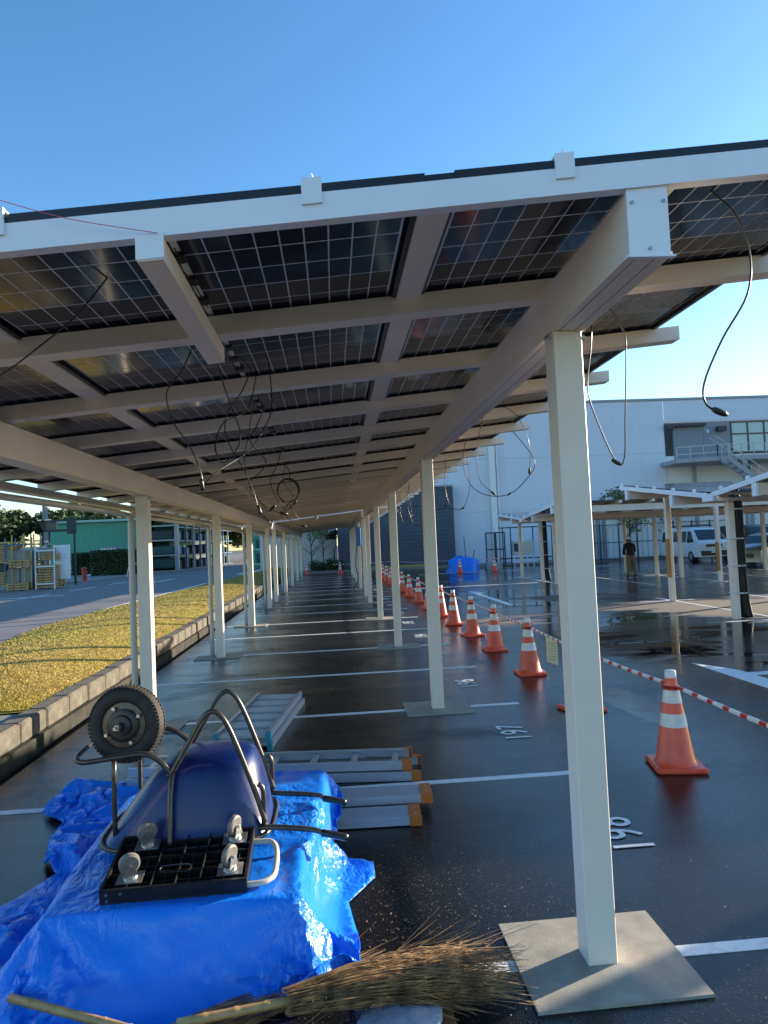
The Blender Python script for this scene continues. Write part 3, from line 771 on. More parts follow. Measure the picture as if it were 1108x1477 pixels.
fb = [((-0.1, 44.5, 0.62), (3.9, 45.0, 0.62), 'striped bar at the far end left of the dark blue wall cone'), ((4.0, 45.0, 0.62), (5.7, 40.1, 0.62), 'striped bar between two far cones before the dark blue wall'),
      ((5.7, 40.9, 0.66), (7.5, 40.7, 0.66), 'striped bar behind the blue covered heap'), ((7.6, 40.6, 0.62), (10.0, 40.9, 0.62), 'striped bar crossing the black mesh gate')]
for a, b, lab in fb: striped_bar(a, b, lab, 0.05)
pp = thing('paper_notice', 'small yellowed paper notice hanging from the striped bar beside the post', 'notice', (2.575, 8.28, 0.29))
obj('sheet', MB().add([(0.0, -0.085, 0.0), (0.01, 0.085, 0.02), (0.004, 0.085, 0.32), (0.0, -0.085, 0.32), (0.003, -0.085, 0.0), (0.013, 0.085, 0.02), (0.007, 0.085, 0.32), (0.003, -0.085, 0.32)], [(0, 1, 2, 3), (7, 6, 5, 4), (0, 4, 5, 1), (1, 5, 6, 2), (2, 6, 7, 3), (3, 7, 4, 0)]), paper_m, pp, rot=(0, 0, R(35)))
tl = MB()
for k in range(7): tl.box(-0.0022, -0.0005, -0.065, 0.05 - 0.015 * (k % 3), 0.06 + k * 0.032, 0.066 + k * 0.032)
obj('printed_lines', tl, M('grey_print', (0.25, 0.24, 0.2), 0.7), pp, rot=(0, 0, R(35)))

# ------------------------------------------------------------------ hanging cables
def cable(label, pts, r=0.005, grp=None, conn=(), m=black_rub, wob=0.04, name='hanging_cable'):
    P = [Vector(p) for p in pts]
    base = P[0]
    e = thing(name, label, 'cable', base, 0, grp)
    jit = [p + Vector((0, random.uniform(-wob, wob) if 0 < i < len(P) - 1 else 0, 0)) - base for i, p in enumerate(P)]
    path = catmull(jit, 6)
    obj('cord', MB().tube(path, r * 0.75, 6), m, e, smooth=True)
    for i in conn:
        q = path[min(i * 6, len(path) - 1)]; q2 = path[max(0, min(i * 6, len(path) - 1) - 3)]
        d = (q - q2).normalized()
        b = MB(); b.tube([q - d * 0.03, q - d * 0.015, q + d * 0.015, q + d * 0.03], [0.008, 0.012, 0.012, 0.007], 8)
        obj('connector', b, black_plastic, e, smooth=True)
    return e
def zc(x): return zr(x) + 0.11
cable('black cable with a plug hanging at the upper right near the fascia', [(1.47, 2.46, zc(1.47)), (1.56, 2.46, 3.03), (1.61, 2.46, 2.88), (1.59, 2.46, 2.72), (1.48, 2.46, 2.55), (1.40, 2.46, 2.39), (1.40, 2.46, 2.31), (1.452, 2.46, 2.277)], 0.0055, conn=(7,), wob=0.0)
cable('black cable in a long V with a white joint beside the nearest post', [(1.63, 3.81, zc(1.63)), (1.70, 3.81, 3.01), (1.72, 3.81, 2.91), (1.69, 3.81, 2.51), (1.67, 3.81, 2.27), (1.62, 3.81, 2.245), (1.53, 3.81, 2.47), (1.48, 3.81, 2.67), (1.51, 3.81, 2.91), (1.53, 3.81, zc(1.53))], 0.0055, conn=(5,), wob=0.01)
cable('black cable drooping in a wide loop left of the nearest post', [(2.26, 8.39, 3.17), (2.53, 8.39, 2.78), (2.39, 8.39, 2.54), (2.19, 8.39, 2.38), (1.93, 8.39, 2.37), (1.72, 8.39, 2.50), (1.63, 8.39, 2.81), (1.70, 8.39, zc(1.7))], 0.007, conn=(3,), wob=0.03)
cable('pale cable hanging straight into the wide cable loop', [(1.61, 6.5, zc(1.61)), (1.80, 6.5, 3.01), (1.90, 6.5, 2.74), (1.90, 6.5, 2.47)], 0.004, conn=(3,))
cable('thin cable looping down to the end of the wide loop', [(1.53, 6.63, zc(1.53)), (1.45, 6.63, 2.77), (1.43, 6.63, 2.43), (1.57, 6.63, 2.28)], 0.0045, conn=(3,))
cable('thin cable hanging in a U beside the second post', [(1.74, 10.2, zc(1.74)), (1.69, 10.2, 2.66), (1.76, 10.2, 2.35), (1.94, 10.2, 2.31), (2.07, 10.2, 2.65), (2.04, 10.2, zc(2.04))], 0.006, conn=(3,))
cable('black cable hanging from the stub beam in a long bow to the left', [(-0.64, 3.5, zc(-0.64)), (-0.73, 3.55, 2.77), (-0.80, 3.55, 2.68), (-0.81, 3.55, 2.61), (-0.78, 3.55, 2.50), (-0.70, 3.55, 2.37), (-0.65, 3.55, 2.23), (-0.65, 3.55, 2.18), (-0.58, 3.6, 2.25), (-0.44, 3.8, 2.38), (-0.36, 3.9, 2.52), (-0.33, 4.1, 2.68), (-0.35, 4.3, zc(-0.35))], 0.0048, conn=(7,), wob=0.0)
cable('black cable twisting down from the end of the stub beam', [(-0.57, 3.62, zc(-0.57)), (-0.56, 3.72, 2.77), (-0.51, 3.72, 2.60), (-0.47, 3.72, 2.46), (-0.50, 3.72, 2.37), (-0.57, 3.72, 2.31), (-0.61, 3.75, 2.41), (-0.58, 3.9, 2.56), (-0.47, 4.1, 2.67), (-0.43, 4.3, zc(-0.43))], 0.0048, wob=0.0)
cable('black cable winding through the tangle below the third panel row', [(-0.45, 4.2, zc(-0.45)), (-0.52, 4.25, 2.81), (-0.60, 4.25, 2.70), (-0.63, 4.25, 2.58), (-0.59, 4.25, 2.45), (-0.52, 4.25, 2.32), (-0.47, 4.25, 2.19), (-0.44, 4.25, 2.08), (-0.38, 4.25, 2.0)], 0.005, conn=(7,), wob=0.0)
cable('cable bent in a hook at the bottom of the tangle', [(-0.48, 5.3, zc(-0.48)), (-0.55, 5.33, 2.78), (-0.63, 5.33, 2.65), (-0.65, 5.33, 2.49), (-0.61, 5.33, 2.33), (-0.50, 5.33, 2.14), (-0.45, 5.33, 2.15)], 0.0055, conn=(6,), wob=0.0)
cable('thin cable hanging behind the hooked cable', [(-0.47, 7.1, zc(-0.47)), (-0.54, 7.17, 2.70), (-0.62, 7.17, 2.56), (-0.59, 7.17, 2.42), (-0.48, 7.17, 2.23), (-0.38, 7.17, 2.30)], 0.006, conn=(5,))
cable('black cable slanting down at the far left under the panels', [(-0.81, 2.66, zc(-0.81)), (-0.93, 2.66, 2.76), (-1.06, 2.66, 2.65), (-1.21, 2.66, 2.54), (-1.45, 2.7, 2.44), (-1.7, 2.8, 2.5), (-1.95, 3.0, 2.7)], 0.0045, wob=0.0)
# coil tied up with pale tape below the beam
coil = thing('coiled_cable', 'coil of black cable tied with pale tape in the hanging tangle', 'cable', (-0.55, 8.9, 2.36))
b = MB()
for k in range(3):
    b.tube([(0.13 * math.cos(a) * (1 + 0.06 * k), 0.03 * k + 0.03 * math.sin(2 * a + k), 0.20 + 0.15 * math.sin(a) + 0.01 * k) for a in [i * math.pi / 10 for i in range(20)]], 0.006, 5, closed=True)
b.tube(catmull([(0.02, 0, 0.32), (0.03, -0.02, 0.45), (-0.03, 0.02, zr(-0.55) - 2.36 + 0.08)]), 0.006, 5)
b.tube(catmull([(0.0, 0, 0.06), (0.05, -0.02, -0.05), (0.12, 0.02, -0.16)]), 0.006, 5)
b.tube(catmull([(0.0, 0, 0.06), (-0.05, -0.02, -0.06), (-0.1, 0.02, -0.12)]), 0.006, 5)
obj('cord', b, black_rub, coil, smooth=True)
b = MB()
for k in range(6):
    a = k * 1.1; b.bar((0, 0, 0.05), (0.09 * math.cos(a), 0.03 * math.sin(a), 0.07 + 0.06 * math.sin(a * 1.3)), 0.018, 0.012)
obj('tape', b, M('pale_tape', (0.7, 0.6, 0.42), 0.5), coil)
names = ['third', 'fourth', 'fifth', 'sixth', 'seventh', 'eighth', 'ninth', 'tenth', 'eleventh', 'twelfth']
for i, y in enumerate((12.6, 14.0, 15.5, 16.9, 18.4, 19.8)):
    x = 1.75 + random.uniform(-0.15, 0.25); d = random.uniform(0.45, 0.85); w = random.uniform(0.12, 0.35)
    cable('short cable dangling at the right eave, %s group from the camera' % names[i], [(x, y, zc(x)), (x - 0.05, y, zr(x) - d * 0.5), (x + w * 0.3, y, zr(x) - d), (x + w, y, zr(x) - d * 0.9)] + ([(x + w * 1.1, y + 0.1, zr(x) - 0.3), (x + w, y + 0.1, zc(x + w))] if i % 2 else []), 0.008, 'short cables dangling along the right eave', conn=(3,))
for i, y in enumerate((4.9, 8.2)):
    x = -0.5
    cable('thin cable in the tangle, %s strand behind the twisted cable' % ('first', 'second', 'third')[i], [(x, y, zc(x)), (x - 0.06, y, zr(x) - 0.2), (x + 0.05, y, zr(x) - 0.38), (x - 0.08, y, zr(x) - 0.55), (x + 0.06, y, zr(x) - 0.7), (x + 0.16, y, zr(x) - 0.74)], 0.0045, 'thin strands of the hanging tangle', conn=(5,))
o = obj('pink_cord', MB().tube(catmull([(-0.97, 2.112, 2.93), (-0.75, 2.10, 2.86), (-0.5, 2.135, 2.83)]), 0.0016, 4), pink_cord); tag(o, 'thin pink cord slung across the white fascia at upper left', 'cord')

# ------------------------------------------------------------------ blue tarpaulin over a low heap
# a flat sheet is dropped over a low heap with the cloth solver; the draped shape is kept as a plain mesh
from mathutils.geometry import delaunay_2d_cdt
def drape_tarpaulin():
    outline = [(-1.92, 3.05), (-1.5, 2.70), (-0.9, 2.60), (-0.4, 2.62), (0.24, 2.84), (0.27, 3.2), (0.24, 3.6), (0.40, 3.84), (0.41, 4.02), (0.15, 4.12), (0.17, 4.5), (0.15, 5.0), (-0.08, 5.4), (-0.5, 5.68),
               (-1.1, 5.88), (-1.75, 6.02), (-2.42, 5.82), (-2.46, 5.42), (-2.2, 5.2), (-2.05, 4.95), (-2.15, 4.7), (-2.1, 4.42), (-1.92, 4.25), (-2.02, 4.02), (-2.14, 3.78), (-2.0, 3.5), (-1.98, 3.2)]
    P = [Vector(p) for p in outline]; n = len(P); step = 0.0285
    def inside(x, y):
        c = False
        for i in range(n):
            a, b = P[i], P[(i + 1) % n]
            if (a.y > y) != (b.y > y) and x < (b.x - a.x) * (y - a.y) / (b.y - a.y) + a.x: c = not c
        return c
    border = []
    for i in range(n):
        a, b = P[i], P[(i + 1) % n]; k = max(1, int((b - a).length / step))
        border += [a.lerp(b, j / k) for j in range(k)]
    pts = list(border); rnd = random.Random(3); near = [(b.x, b.y) for b in border[::2]]
    y = 2.55; row = 0
    while y < 6.1:
        x = -2.5 + (step / 2 if row % 2 else 0)
        while x < 0.45:
            qx, qy = x + rnd.uniform(-.3, .3) * step, y + rnd.uniform(-.3, .3) * step
            if inside(qx, qy) and min((qx - bx) ** 2 + (qy - by) ** 2 for bx, by in near) > (step * 0.6) ** 2: pts.append(Vector((qx, qy)))
            x += step
        y += step * 0.87; row += 1
    nb = len(border)
    vs, es, fs = delaunay_2d_cdt(pts, [(i, (i + 1) % nb) for i in range(nb)], [], 1, 1e-5)[:3]
    made = []
    def collider(me, thick, friction):
        o = bpy.data.objects.new('heap', me); COL.objects.link(o); o.modifiers.new('collision', 'COLLISION')
        o.collision.thickness_outer = thick; o.collision.cloth_friction = friction; made.append(o)
    for x0, x1, y0, y1, z, b in ((-1.42, -0.10, 2.90, 3.9, .315, .20), (-1.30, -0.20, 3.08, 3.7, .318, .02), (-1.36, -0.12, 3.6, 4.55, .33, .06), (-1.2, -0.35, 4.4, 4.95, .30, .08), (-0.30, -0.08, 4.2, 4.75, .33, .05)):
        me = bpy.data.meshes.new('heap')
        me.from_pydata([(x0, y0, -.1), (x1, y0, -.1), (x1, y1, -.1), (x0, y1, -.1), (x0 + b, y0 + b, z), (x1 - b, y0 + b, z), (x1 - b, y1 - b, z), (x0 + b, y1 - b, z)], [], [(3, 2, 1, 0), (4, 5, 6, 7), (0, 1, 5, 4), (1, 2, 6, 5), (2, 3, 7, 6), (3, 0, 4, 7)])
        collider(me, .012, 12)
    me = bpy.data.meshes.new('heap'); me.from_pydata([(-6, -2, 0), (4, -2, 0), (4, 10, 0), (-6, 10, 0)], [], [(0, 1, 2, 3)]); collider(me, .006, 20)
    def start(x, y): return 0.46 + 0.05 * noise.noise(Vector((x * 2.2, y * 2.2, 7))) + 0.02 * noise.noise(Vector((x * 5, y * 5, 1))) + 0.006 * noise.noise(Vector((x * 12, y * 12, 4)))
    me = bpy.data.meshes.new('sheet'); me.from_pydata([(v.x, v.y, start(v.x, v.y)) for v in vs], [], [tuple(f) for f in fs])
    o = bpy.data.objects.new('sheet', me); COL.objects.link(o); made.append(o)
    o.shape_key_add(name='Basis'); key = o.shape_key_add(name='rest')
    for i, v in enumerate(vs): key.data[i].co = (-.85 + (v.x + .85) * 1.04, 4.1 + (v.y - 4.1) * 1.04, 0.5)
    key.value = 0
    m = o.modifiers.new('cloth', 'CLOTH'); st = m.settings; st.rest_shape_key = key
    st.quality = 8; st.mass = .12; st.air_damping = 2
    st.tension_stiffness = st.compression_stiffness = 40; st.shear_stiffness = 20; st.bending_stiffness = .05
    st.tension_damping = st.compression_damping = st.shear_damping = 8; st.bending_damping = .8
    cs = m.collision_settings; cs.distance_min = .006; cs.collision_quality = 4; cs.use_self_collision = True; cs.self_distance_min = .006
    last = 84; m.point_cache.frame_end = last
    for f in range(1, last + 1): scene.frame_set(f)
    res = bpy.data.meshes.new_from_object(o.evaluated_get(bpy.context.evaluated_depsgraph_get()))
    for q in made: bpy.data.objects.remove(q)
    scene.frame_set(1)
    out = bpy.data.meshes.new('tarpaulin')
    out.from_pydata([tuple(v.co) for v in res.vertices], [], [tuple(p.vertices) for p in res.polygons])
    return out
tme = drape_tarpaulin(); tme.materials.append(tarp_m)
tme.polygons.foreach_set('use_smooth', [True] * len(tme.polygons)); tme.set_sharp_from_angle(angle=R(48))
tarp = tag(link('tarpaulin', tme), 'large crumpled blue tarpaulin spread over a low heap', 'tarpaulin')
tarp.modifiers.new('thickness', 'SOLIDIFY').thickness = -0.002

# ------------------------------------------------------------------ upturned wheelbarrow
wb = thing('wheelbarrow', 'upturned blue wheelbarrow with its black wheel in the air', 'wheelbarrow', (-0.8, 3.85, 0.38))
O = Vector((-0.8, 3.85, 0.38))
def W(p): return Vector(p) - O
def rrect(cx, cy, hx, hy, z, n=40, e=3.2):
    out = []
    for k in range(n):
        a = 2 * math.pi * k / n; c, s = math.cos(a), math.sin(a)
        out.append(Vector((cx + hx * math.copysign(abs(c) ** (2 / e), c), cy + hy * math.copysign(abs(s) ** (2 / e), s), z)))
    return out
levels = [(-0.80, 3.83, 0.425, 0.335, 0.415, 4), (-0.795, 3.83, 0.405, 0.318, 0.425, 4), (-0.775, 3.83, 0.375, 0.30, 0.50, 3.6), (-0.745, 3.83, 0.33, 0.275, 0.60, 3.2), (-0.715, 3.83, 0.275, 0.245, 0.70, 2.8), (-0.695, 3.83, 0.235, 0.215, 0.755, 2.6), (-0.69, 3.83, 0.19, 0.175, 0.785, 2.4), (-0.69, 3.83, 0.11, 0.10, 0.797, 2.2)]
b = MB(); n = 48
for cx, cy, hx, hy, z, e in levels: b.v.extend([tuple(W(p)) for p in rrect(cx, cy, hx, hy, z, n, e)])
for j in range(len(levels) - 1):
    for i in range(n): b.f.append((j * n + i, j * n + (i + 1) % n, (j + 1) * n + (i + 1) % n, (j + 1) * n + i)); b.m.append(0)
b.f.append(tuple((len(levels) - 1) * n + i for i in range(n))); b.m.append(0)
tr = obj('tray', b, tray_blue, wb, smooth=True)
md = tr.modifiers.new('thickness', 'SOLIDIFY'); md.thickness = 0.003
obj('rim', MB().tube([W(p) for p in rrect(-0.80, 3.83, 0.43, 0.34, 0.415, 48, 4)], 0.011, 6, closed=True), dark_steel, tr, smooth=True)
TR = 0.0138
def tube_part(name, pts, r=TR, k=6, m=dark_steel):
    return obj(name, MB().tube(catmull([W(p) for p in pts], k), r, 8), m, wb, smooth=True)
for y, s in ((3.60, 'near'), (4.08, 'far')):
    tube_part('leg', [(-0.40, y, 0.47), (-0.445, y, 0.62), (-0.53, y, 0.86), (-0.585, y, 0.985), (-0.635, y, 1.035), (-0.69, y, 1.01), (-0.76, y, 0.90), (-0.845, y, 0.76), (-0.875, y, 0.73)])
    tube_part('strut', [(-0.41, y + 0.006, 0.45), (-0.405, y + 0.006, 0.62), (-0.43, y + 0.004, 0.66)], 0.013, 3)
    tube_part('handle_tube', [(-1.12, y, 0.835), (-0.98, y, 0.845), (-0.90, y, 0.80), (-0.855, y, 0.74), (-0.85, y, 0.60), (-0.83, y, 0.47), (-0.72, y - 0.01, 0.40), (-0.45, y - 0.0, 0.445), (-0.35, y, 0.44), (-0.15, y, 0.415), (-0.10, y, 0.385), (-0.01, y, 0.37)] if s == 'far' else
              [(-0.85, y, 0.74), (-0.852, 3.555, 0.68), (-0.85, 3.515, 0.58), (-0.845, 3.475, 0.44)])
    if s == 'near': tube_part('handle_tube', [(-0.47, y, 0.445), (-0.35, y, 0.44), (-0.17, y, 0.415), (-0.09, y, 0.385), (0.0, y, 0.36)])
    tube_part('grip', [(-0.12, y, 0.395), (-0.05, y, 0.378), (0.01, y, 0.36)], 0.0185, 3, black_plastic)
# loop of tube round the wheel
tube_part('wheel_fork', [(-0.86, 3.60, 0.735), (-0.905, 3.60, 0.80), (-0.985, 3.60, 0.845), (-1.12, 3.60, 0.838), (-1.27, 3.60, 0.825), (-1.325, 3.63, 0.83), (-1.345, 3.72, 0.835), (-1.345, 3.95, 0.835), (-1.325, 4.04, 0.835), (-1.27, 4.08, 0.83), (-1.1, 4.08, 0.838)])
for y in (3.60, 4.06): tube_part('strut', [(-1.135, y, 0.835), (-1.138, y, 0.62), (-1.14, y + 0.01, 0.43)], 0.012, 2)
wh = obj('wheel', MB().lathe([(0.02, -0.05), (0.115, -0.04), (0.125, -0.03), (0.125, 0.03), (0.115, 0.04), (0.02, 0.05)], 32, (0, 0, 0), 'y'), dark_steel, wb, loc=W((-1.125, 3.80, 0.955)), auto=True)
wh.rotation_euler = (R(-4), 0, R(-8))
tp = []
for k in range(15):
    a = math.pi * (k / 14) ; tp.append((0.145 + 0.052 * math.sin(a) ** 0.7 + (0.0 if k else -0.02), -0.052 * math.cos(a)))
ty = MB().lathe([(0.118, -0.034)] + tp + [(0.118, 0.034)], 56, (0, 0, 0), 'y', close=False)
t = obj('tyre', ty, tyre_m, wh, smooth=True)
lug = MB()
for k in range(60):
    a = 2 * math.pi * k / 60
    for s in (-1, 1):
        a2 = a + (0.05 if s > 0 else 0)
        c = Vector((0.196 * math.cos(a2), s * 0.022, 0.196 * math.sin(a2))); rd = Vector((math.cos(a2), 0, math.sin(a2)))
        lug.bar(c + Vector((0, s * 0.020, 0)) - rd * 0.008, c - Vector((0, s * 0.014, 0)) + rd * 0.001, 0.012, 0.010, tuple(rd))
obj('tread', lug, tyre_m, wh)
hb = MB().lathe([(0.085, -0.056), (0.075, -0.062), (0.055, -0.062), (0.05, -0.075), (0.022, -0.08), (0.020, -0.10), (0.012, -0.10)], 24, (0, 0, 0), 'y')
obj('hub', hb, black_plastic, wh, auto=True)
nb = MB()
for k in range(4):
    a = k * math.pi / 2 + 0.5; nb.box(0.098 * math.cos(a) - 0.008, 0.098 * math.cos(a) + 0.008, -0.066, -0.045, 0.098 * math.sin(a) - 0.008, 0.098 * math.sin(a) + 0.008)
nb.tube([(0, -0.15, 0), (0, 0.2, 0)], 0.009, 8); nb.lathe([(0.016, -0.125), (0.016, -0.10)], 6, (0, 0, 0), 'y')
obj('axle', nb, bolt_m, wh)

# ------------------------------------------------------------------ upturned platform dolly
dl = thing('platform_dolly', 'black plastic platform dolly lying upside down with four grey casters', 'dolly', (-1.07, 3.14, 0.405), R(0.5))
dl.rotation_euler = (R(10), 0, R(1.0))
DW, DD, DH = 0.63, 0.40, 0.072
d = MB(); d.bbox(0, DW, 0, DD, -DH, -DH + 0.012, 0.004)
for x0, x1, y0, y1 in ((0, DW, 0, 0.012), (0, DW, DD - 0.012, DD), (0, 0.012, 0.012, DD - 0.012), (DW - 0.012, DW, 0.012, DD - 0.012)): d.box(x0, x1, y0, y1, -DH + 0.012, 0)
obj('deck', d, black_plastic, dl)
rb = MB()
for k in range(1, 12): rb.box(k * DW / 12 - 0.002, k * DW / 12 + 0.002, 0.012, DD - 0.012, -DH + 0.012, -0.004 - 0.012 * (k % 2))
for k in range(1, 7): rb.box(0.012, DW - 0.012, k * DD / 7 - 0.002, k * DD / 7 + 0.002, -DH + 0.012, -0.006 - 0.01 * (k % 2))
obj('rib', rb, black_plastic, dl)
for cx, cy, ca_ in ((0.115, 0.075, 22), (0.55, 0.075, 58), (0.135, 0.315, 30), (0.545, 0.31, 62)):
    b = MB(); b.box(-0.055, 0.055, -0.042, 0.042, -0.002, 0.003)
    ca = obj('caster', b, steel, dl, loc=(cx, cy, 0))
    x = y = 0.0; b = MB()
    b.lathe([(0.032, 0.003), (0.028, 0.02), (0.02, 0.022)], 14, (x, y, 0))
    for s_ in (-1, 1):
        y2 = s_ * 0.022
        b.add([(x - 0.03, y2 - 0.0015, 0.018), (x + 0.03, y2 - 0.0015, 0.018), (x + 0.016, y2 - 0.0015, 0.07), (x - 0.016, y2 - 0.0015, 0.07),
               (x - 0.03, y2 + 0.0015, 0.018), (x + 0.03, y2 + 0.0015, 0.018), (x + 0.016, y2 + 0.0015, 0.07), (x - 0.016, y2 + 0.0015, 0.07)],
              [(0, 1, 2, 3), (7, 6, 5, 4), (0, 4, 5, 1), (1, 5, 6, 2), (2, 6, 7, 3), (3, 7, 4, 0)])
    b.tube([(x, y - 0.03, 0.066), (x, y + 0.03, 0.066)], 0.006, 6)
    obj('fork', b, steel, ca, rot=(0, 0, R(ca_)))
    obj('caster_wheel', MB().lathe([(0.02, -0.013), (0.038, -0.0145), (0.046, -0.009), (0.046, 0.009), (0.038, 0.0145), (0.02, 0.013)], 24, (0, 0, 0), 'y'), cast_grey, ca, auto=True, loc=(0, 0, 0.068), rot=(0, 0, R(ca_)))
ct = MB().tube(catmull([(0.25, 0.10, -0.004), (0.35, 0.095, -0.004), (0.37, 0.12, -0.004), (0.35, 0.145, -0.004), (0.25, 0.145, -0.004), (0.23, 0.12, -0.004), (0.25, 0.10, -0.004)], 3), 0.004, 5)
obj('hand_slot', ct, black_plastic, dl)
obj('handle', MB().tube(catmull([(DW - 0.1, 0.03, -0.05), (DW + 0.04, 0.03, -0.05), (DW + 0.09, 0.05, -0.05), (DW + 0.115, 0.1, -0.05), (DW + 0.115, 0.25, -0.05), (DW + 0.09, 0.33, -0.05), (DW + 0.04, 0.345, -0.05), (DW - 0.1, 0.345, -0.05)], 5), 0.0135, 8), cream, dl, smooth=True)
bb = MB()
for x, z in ((0.03, -0.02), (0.03, -0.05), (0.09, -0.02)): bb.lathe([(0.006, -0.004), (0.006, 0.0)], 8, (x, 0, z), 'y')
obj('rivet', bb, bolt_m, dl)

# ------------------------------------------------------------------ folded step ladders
def stepladder(label, loc, rz, length, wide, foot_m, taper=1.0, steps=6, step_w=0.06):
    e = thing('step_ladder', label, 'ladder', loc, rz, 'folded aluminium ladders on the asphalt')
    zz = 0.036
    for s in range(2):
        w0 = wide / 2 - 0.03 * s; w1 = w0 * taper
        x_off = -0.07 * s
        for sg in (-1, 1):
            p = Vector((x_off, sg * w0, zz)); q = Vector((-length, sg * w1, zz))
            b = MB().bar(p, q, 0.004, 0.064)
            for dz in (0.031, -0.031): b.bar(p + Vector((0, -sg * 0.016, dz)), q + Vector((0, -sg * 0.016, dz)), 0.030, 0.004)
            r_ = obj('rail', b, lad_alu, e)
            dd = (p - q).normalized(); sv = Vector((0, -sg, 0))
            f = MB().bar(p - dd * 0.045 - sv * 0.004, p + dd * 0.022 - sv * 0.004, 0.006, 0.074)
            for dz in (0.036, -0.036): f.bar(p - dd * 0.045 + sv * 0.014 + Vector((0, 0, dz)), p + dd * 0.022 + sv * 0.014 + Vector((0, 0, dz)), 0.038, 0.006)
            f.bar(p + dd * 0.020 + sv * 0.012, p + dd * 0.027 + sv * 0.012, 0.042, 0.074)
            obj('foot', f, foot_m, r_)
        for i in range(steps):
            t = (i + 0.55) / steps; x = -length * t; w = w0 + (w1 - w0) * t - 0.004
            if s == 0 and step_w < 0.05: continue
            b = MB().box(x - step_w / 2, x + step_w / 2, -w, w, zz + 0.008, zz + 0.012); b.box(x - step_w / 2, x - step_w / 2 + 0.004, -w, w, zz - 0.014, zz + 0.008); b.box(x + step_w / 2 - 0.004, x + step_w / 2, -w, w, zz - 0.014, zz + 0.008)
            n_ = max(2, int(step_w / 0.018))
            for g in range(n_): b.box(x - step_w / 2 + (g + 0.5) * step_w / n_ - 0.002, x - step_w / 2 + (g + 0.5) * step_w / n_ + 0.002, -w, w, zz + 0.012, zz + 0.014)
            obj('step', b, lad_alu, e)
        zz += 0.075
    return e
stepladder('folded aluminium step ladder with teal feet behind the wheelbarrow', (-0.93, 6.52, 0), R(-97), 1.85, 0.58, teal_foot, 1.0, 6, 0.2)
l2 = stepladder('aluminium ladder with open steps and orange feet right of the wheelbarrow', (0.60, 5.62, 0), R(-7), 2.3, 0.42, orange_foot, 0.92, 7, 0.045)
for y in (-0.15, 0.15): obj('spreader', MB().tube(catmull([(-0.1, y, 0.12), (-0.2, y * 0.6, 0.10), (-0.42, y * 0.9, 0.09)]), 0.006, 6), steel, l2)
def plank(label, loc, rz, length):
    e = thing('aluminium_plank', label, 'plank', loc, rz, 'ribbed aluminium planks')
    for k in range(2):
        y0 = k * 0.108
        b = MB(); b.box(-length, 0, y0, y0 + 0.104, 0.0, 0.05)
        for g in range(6): b.box(-length, 0, y0 + 0.004 + g * 0.0172, y0 + 0.012 + g * 0.0172, 0.05, 0.054)
        r_ = obj('rail', b, lad_alu, e)
        f = MB(); f.add([(-0.05, y0 - 0.003, 0.057), (0.03, y0 - 0.003, 0.057), (0.018, y0 + 0.052, 0.057), (0.03, y0 + 0.107, 0.057), (-0.05, y0 + 0.107, 0.057), (-0.05, y0 - 0.003, -0.005), (0.03, y0 - 0.003, -0.005), (0.018, y0 + 0.052, -0.005), (0.03, y0 + 0.107, -0.005), (-0.05, y0 + 0.107, -0.005)],
                        [(0, 1, 2, 3, 4), (9, 8, 7, 6, 5), (0, 5, 6, 1), (1, 6, 7, 2), (2, 7, 8, 3), (3, 8, 9, 4), (4, 9, 5, 0)])
        c_ = obj('end_cap', f, orange_foot, r_)
        obj('rivet', MB().lathe([(0.006, 0.057), (0.005, 0.060)], 8, (-0.01, y0 + 0.052, 0)), bolt_m, c_)
    return e
plank('ribbed aluminium plank with orange caps next to the open step ladder', (0.58, 4.83, 0.05), R(-3), 1.9)
plank('lower ribbed aluminium plank with orange caps nearest the camera', (0.47, 4.57, 0.008), R(-2.5), 1.75)

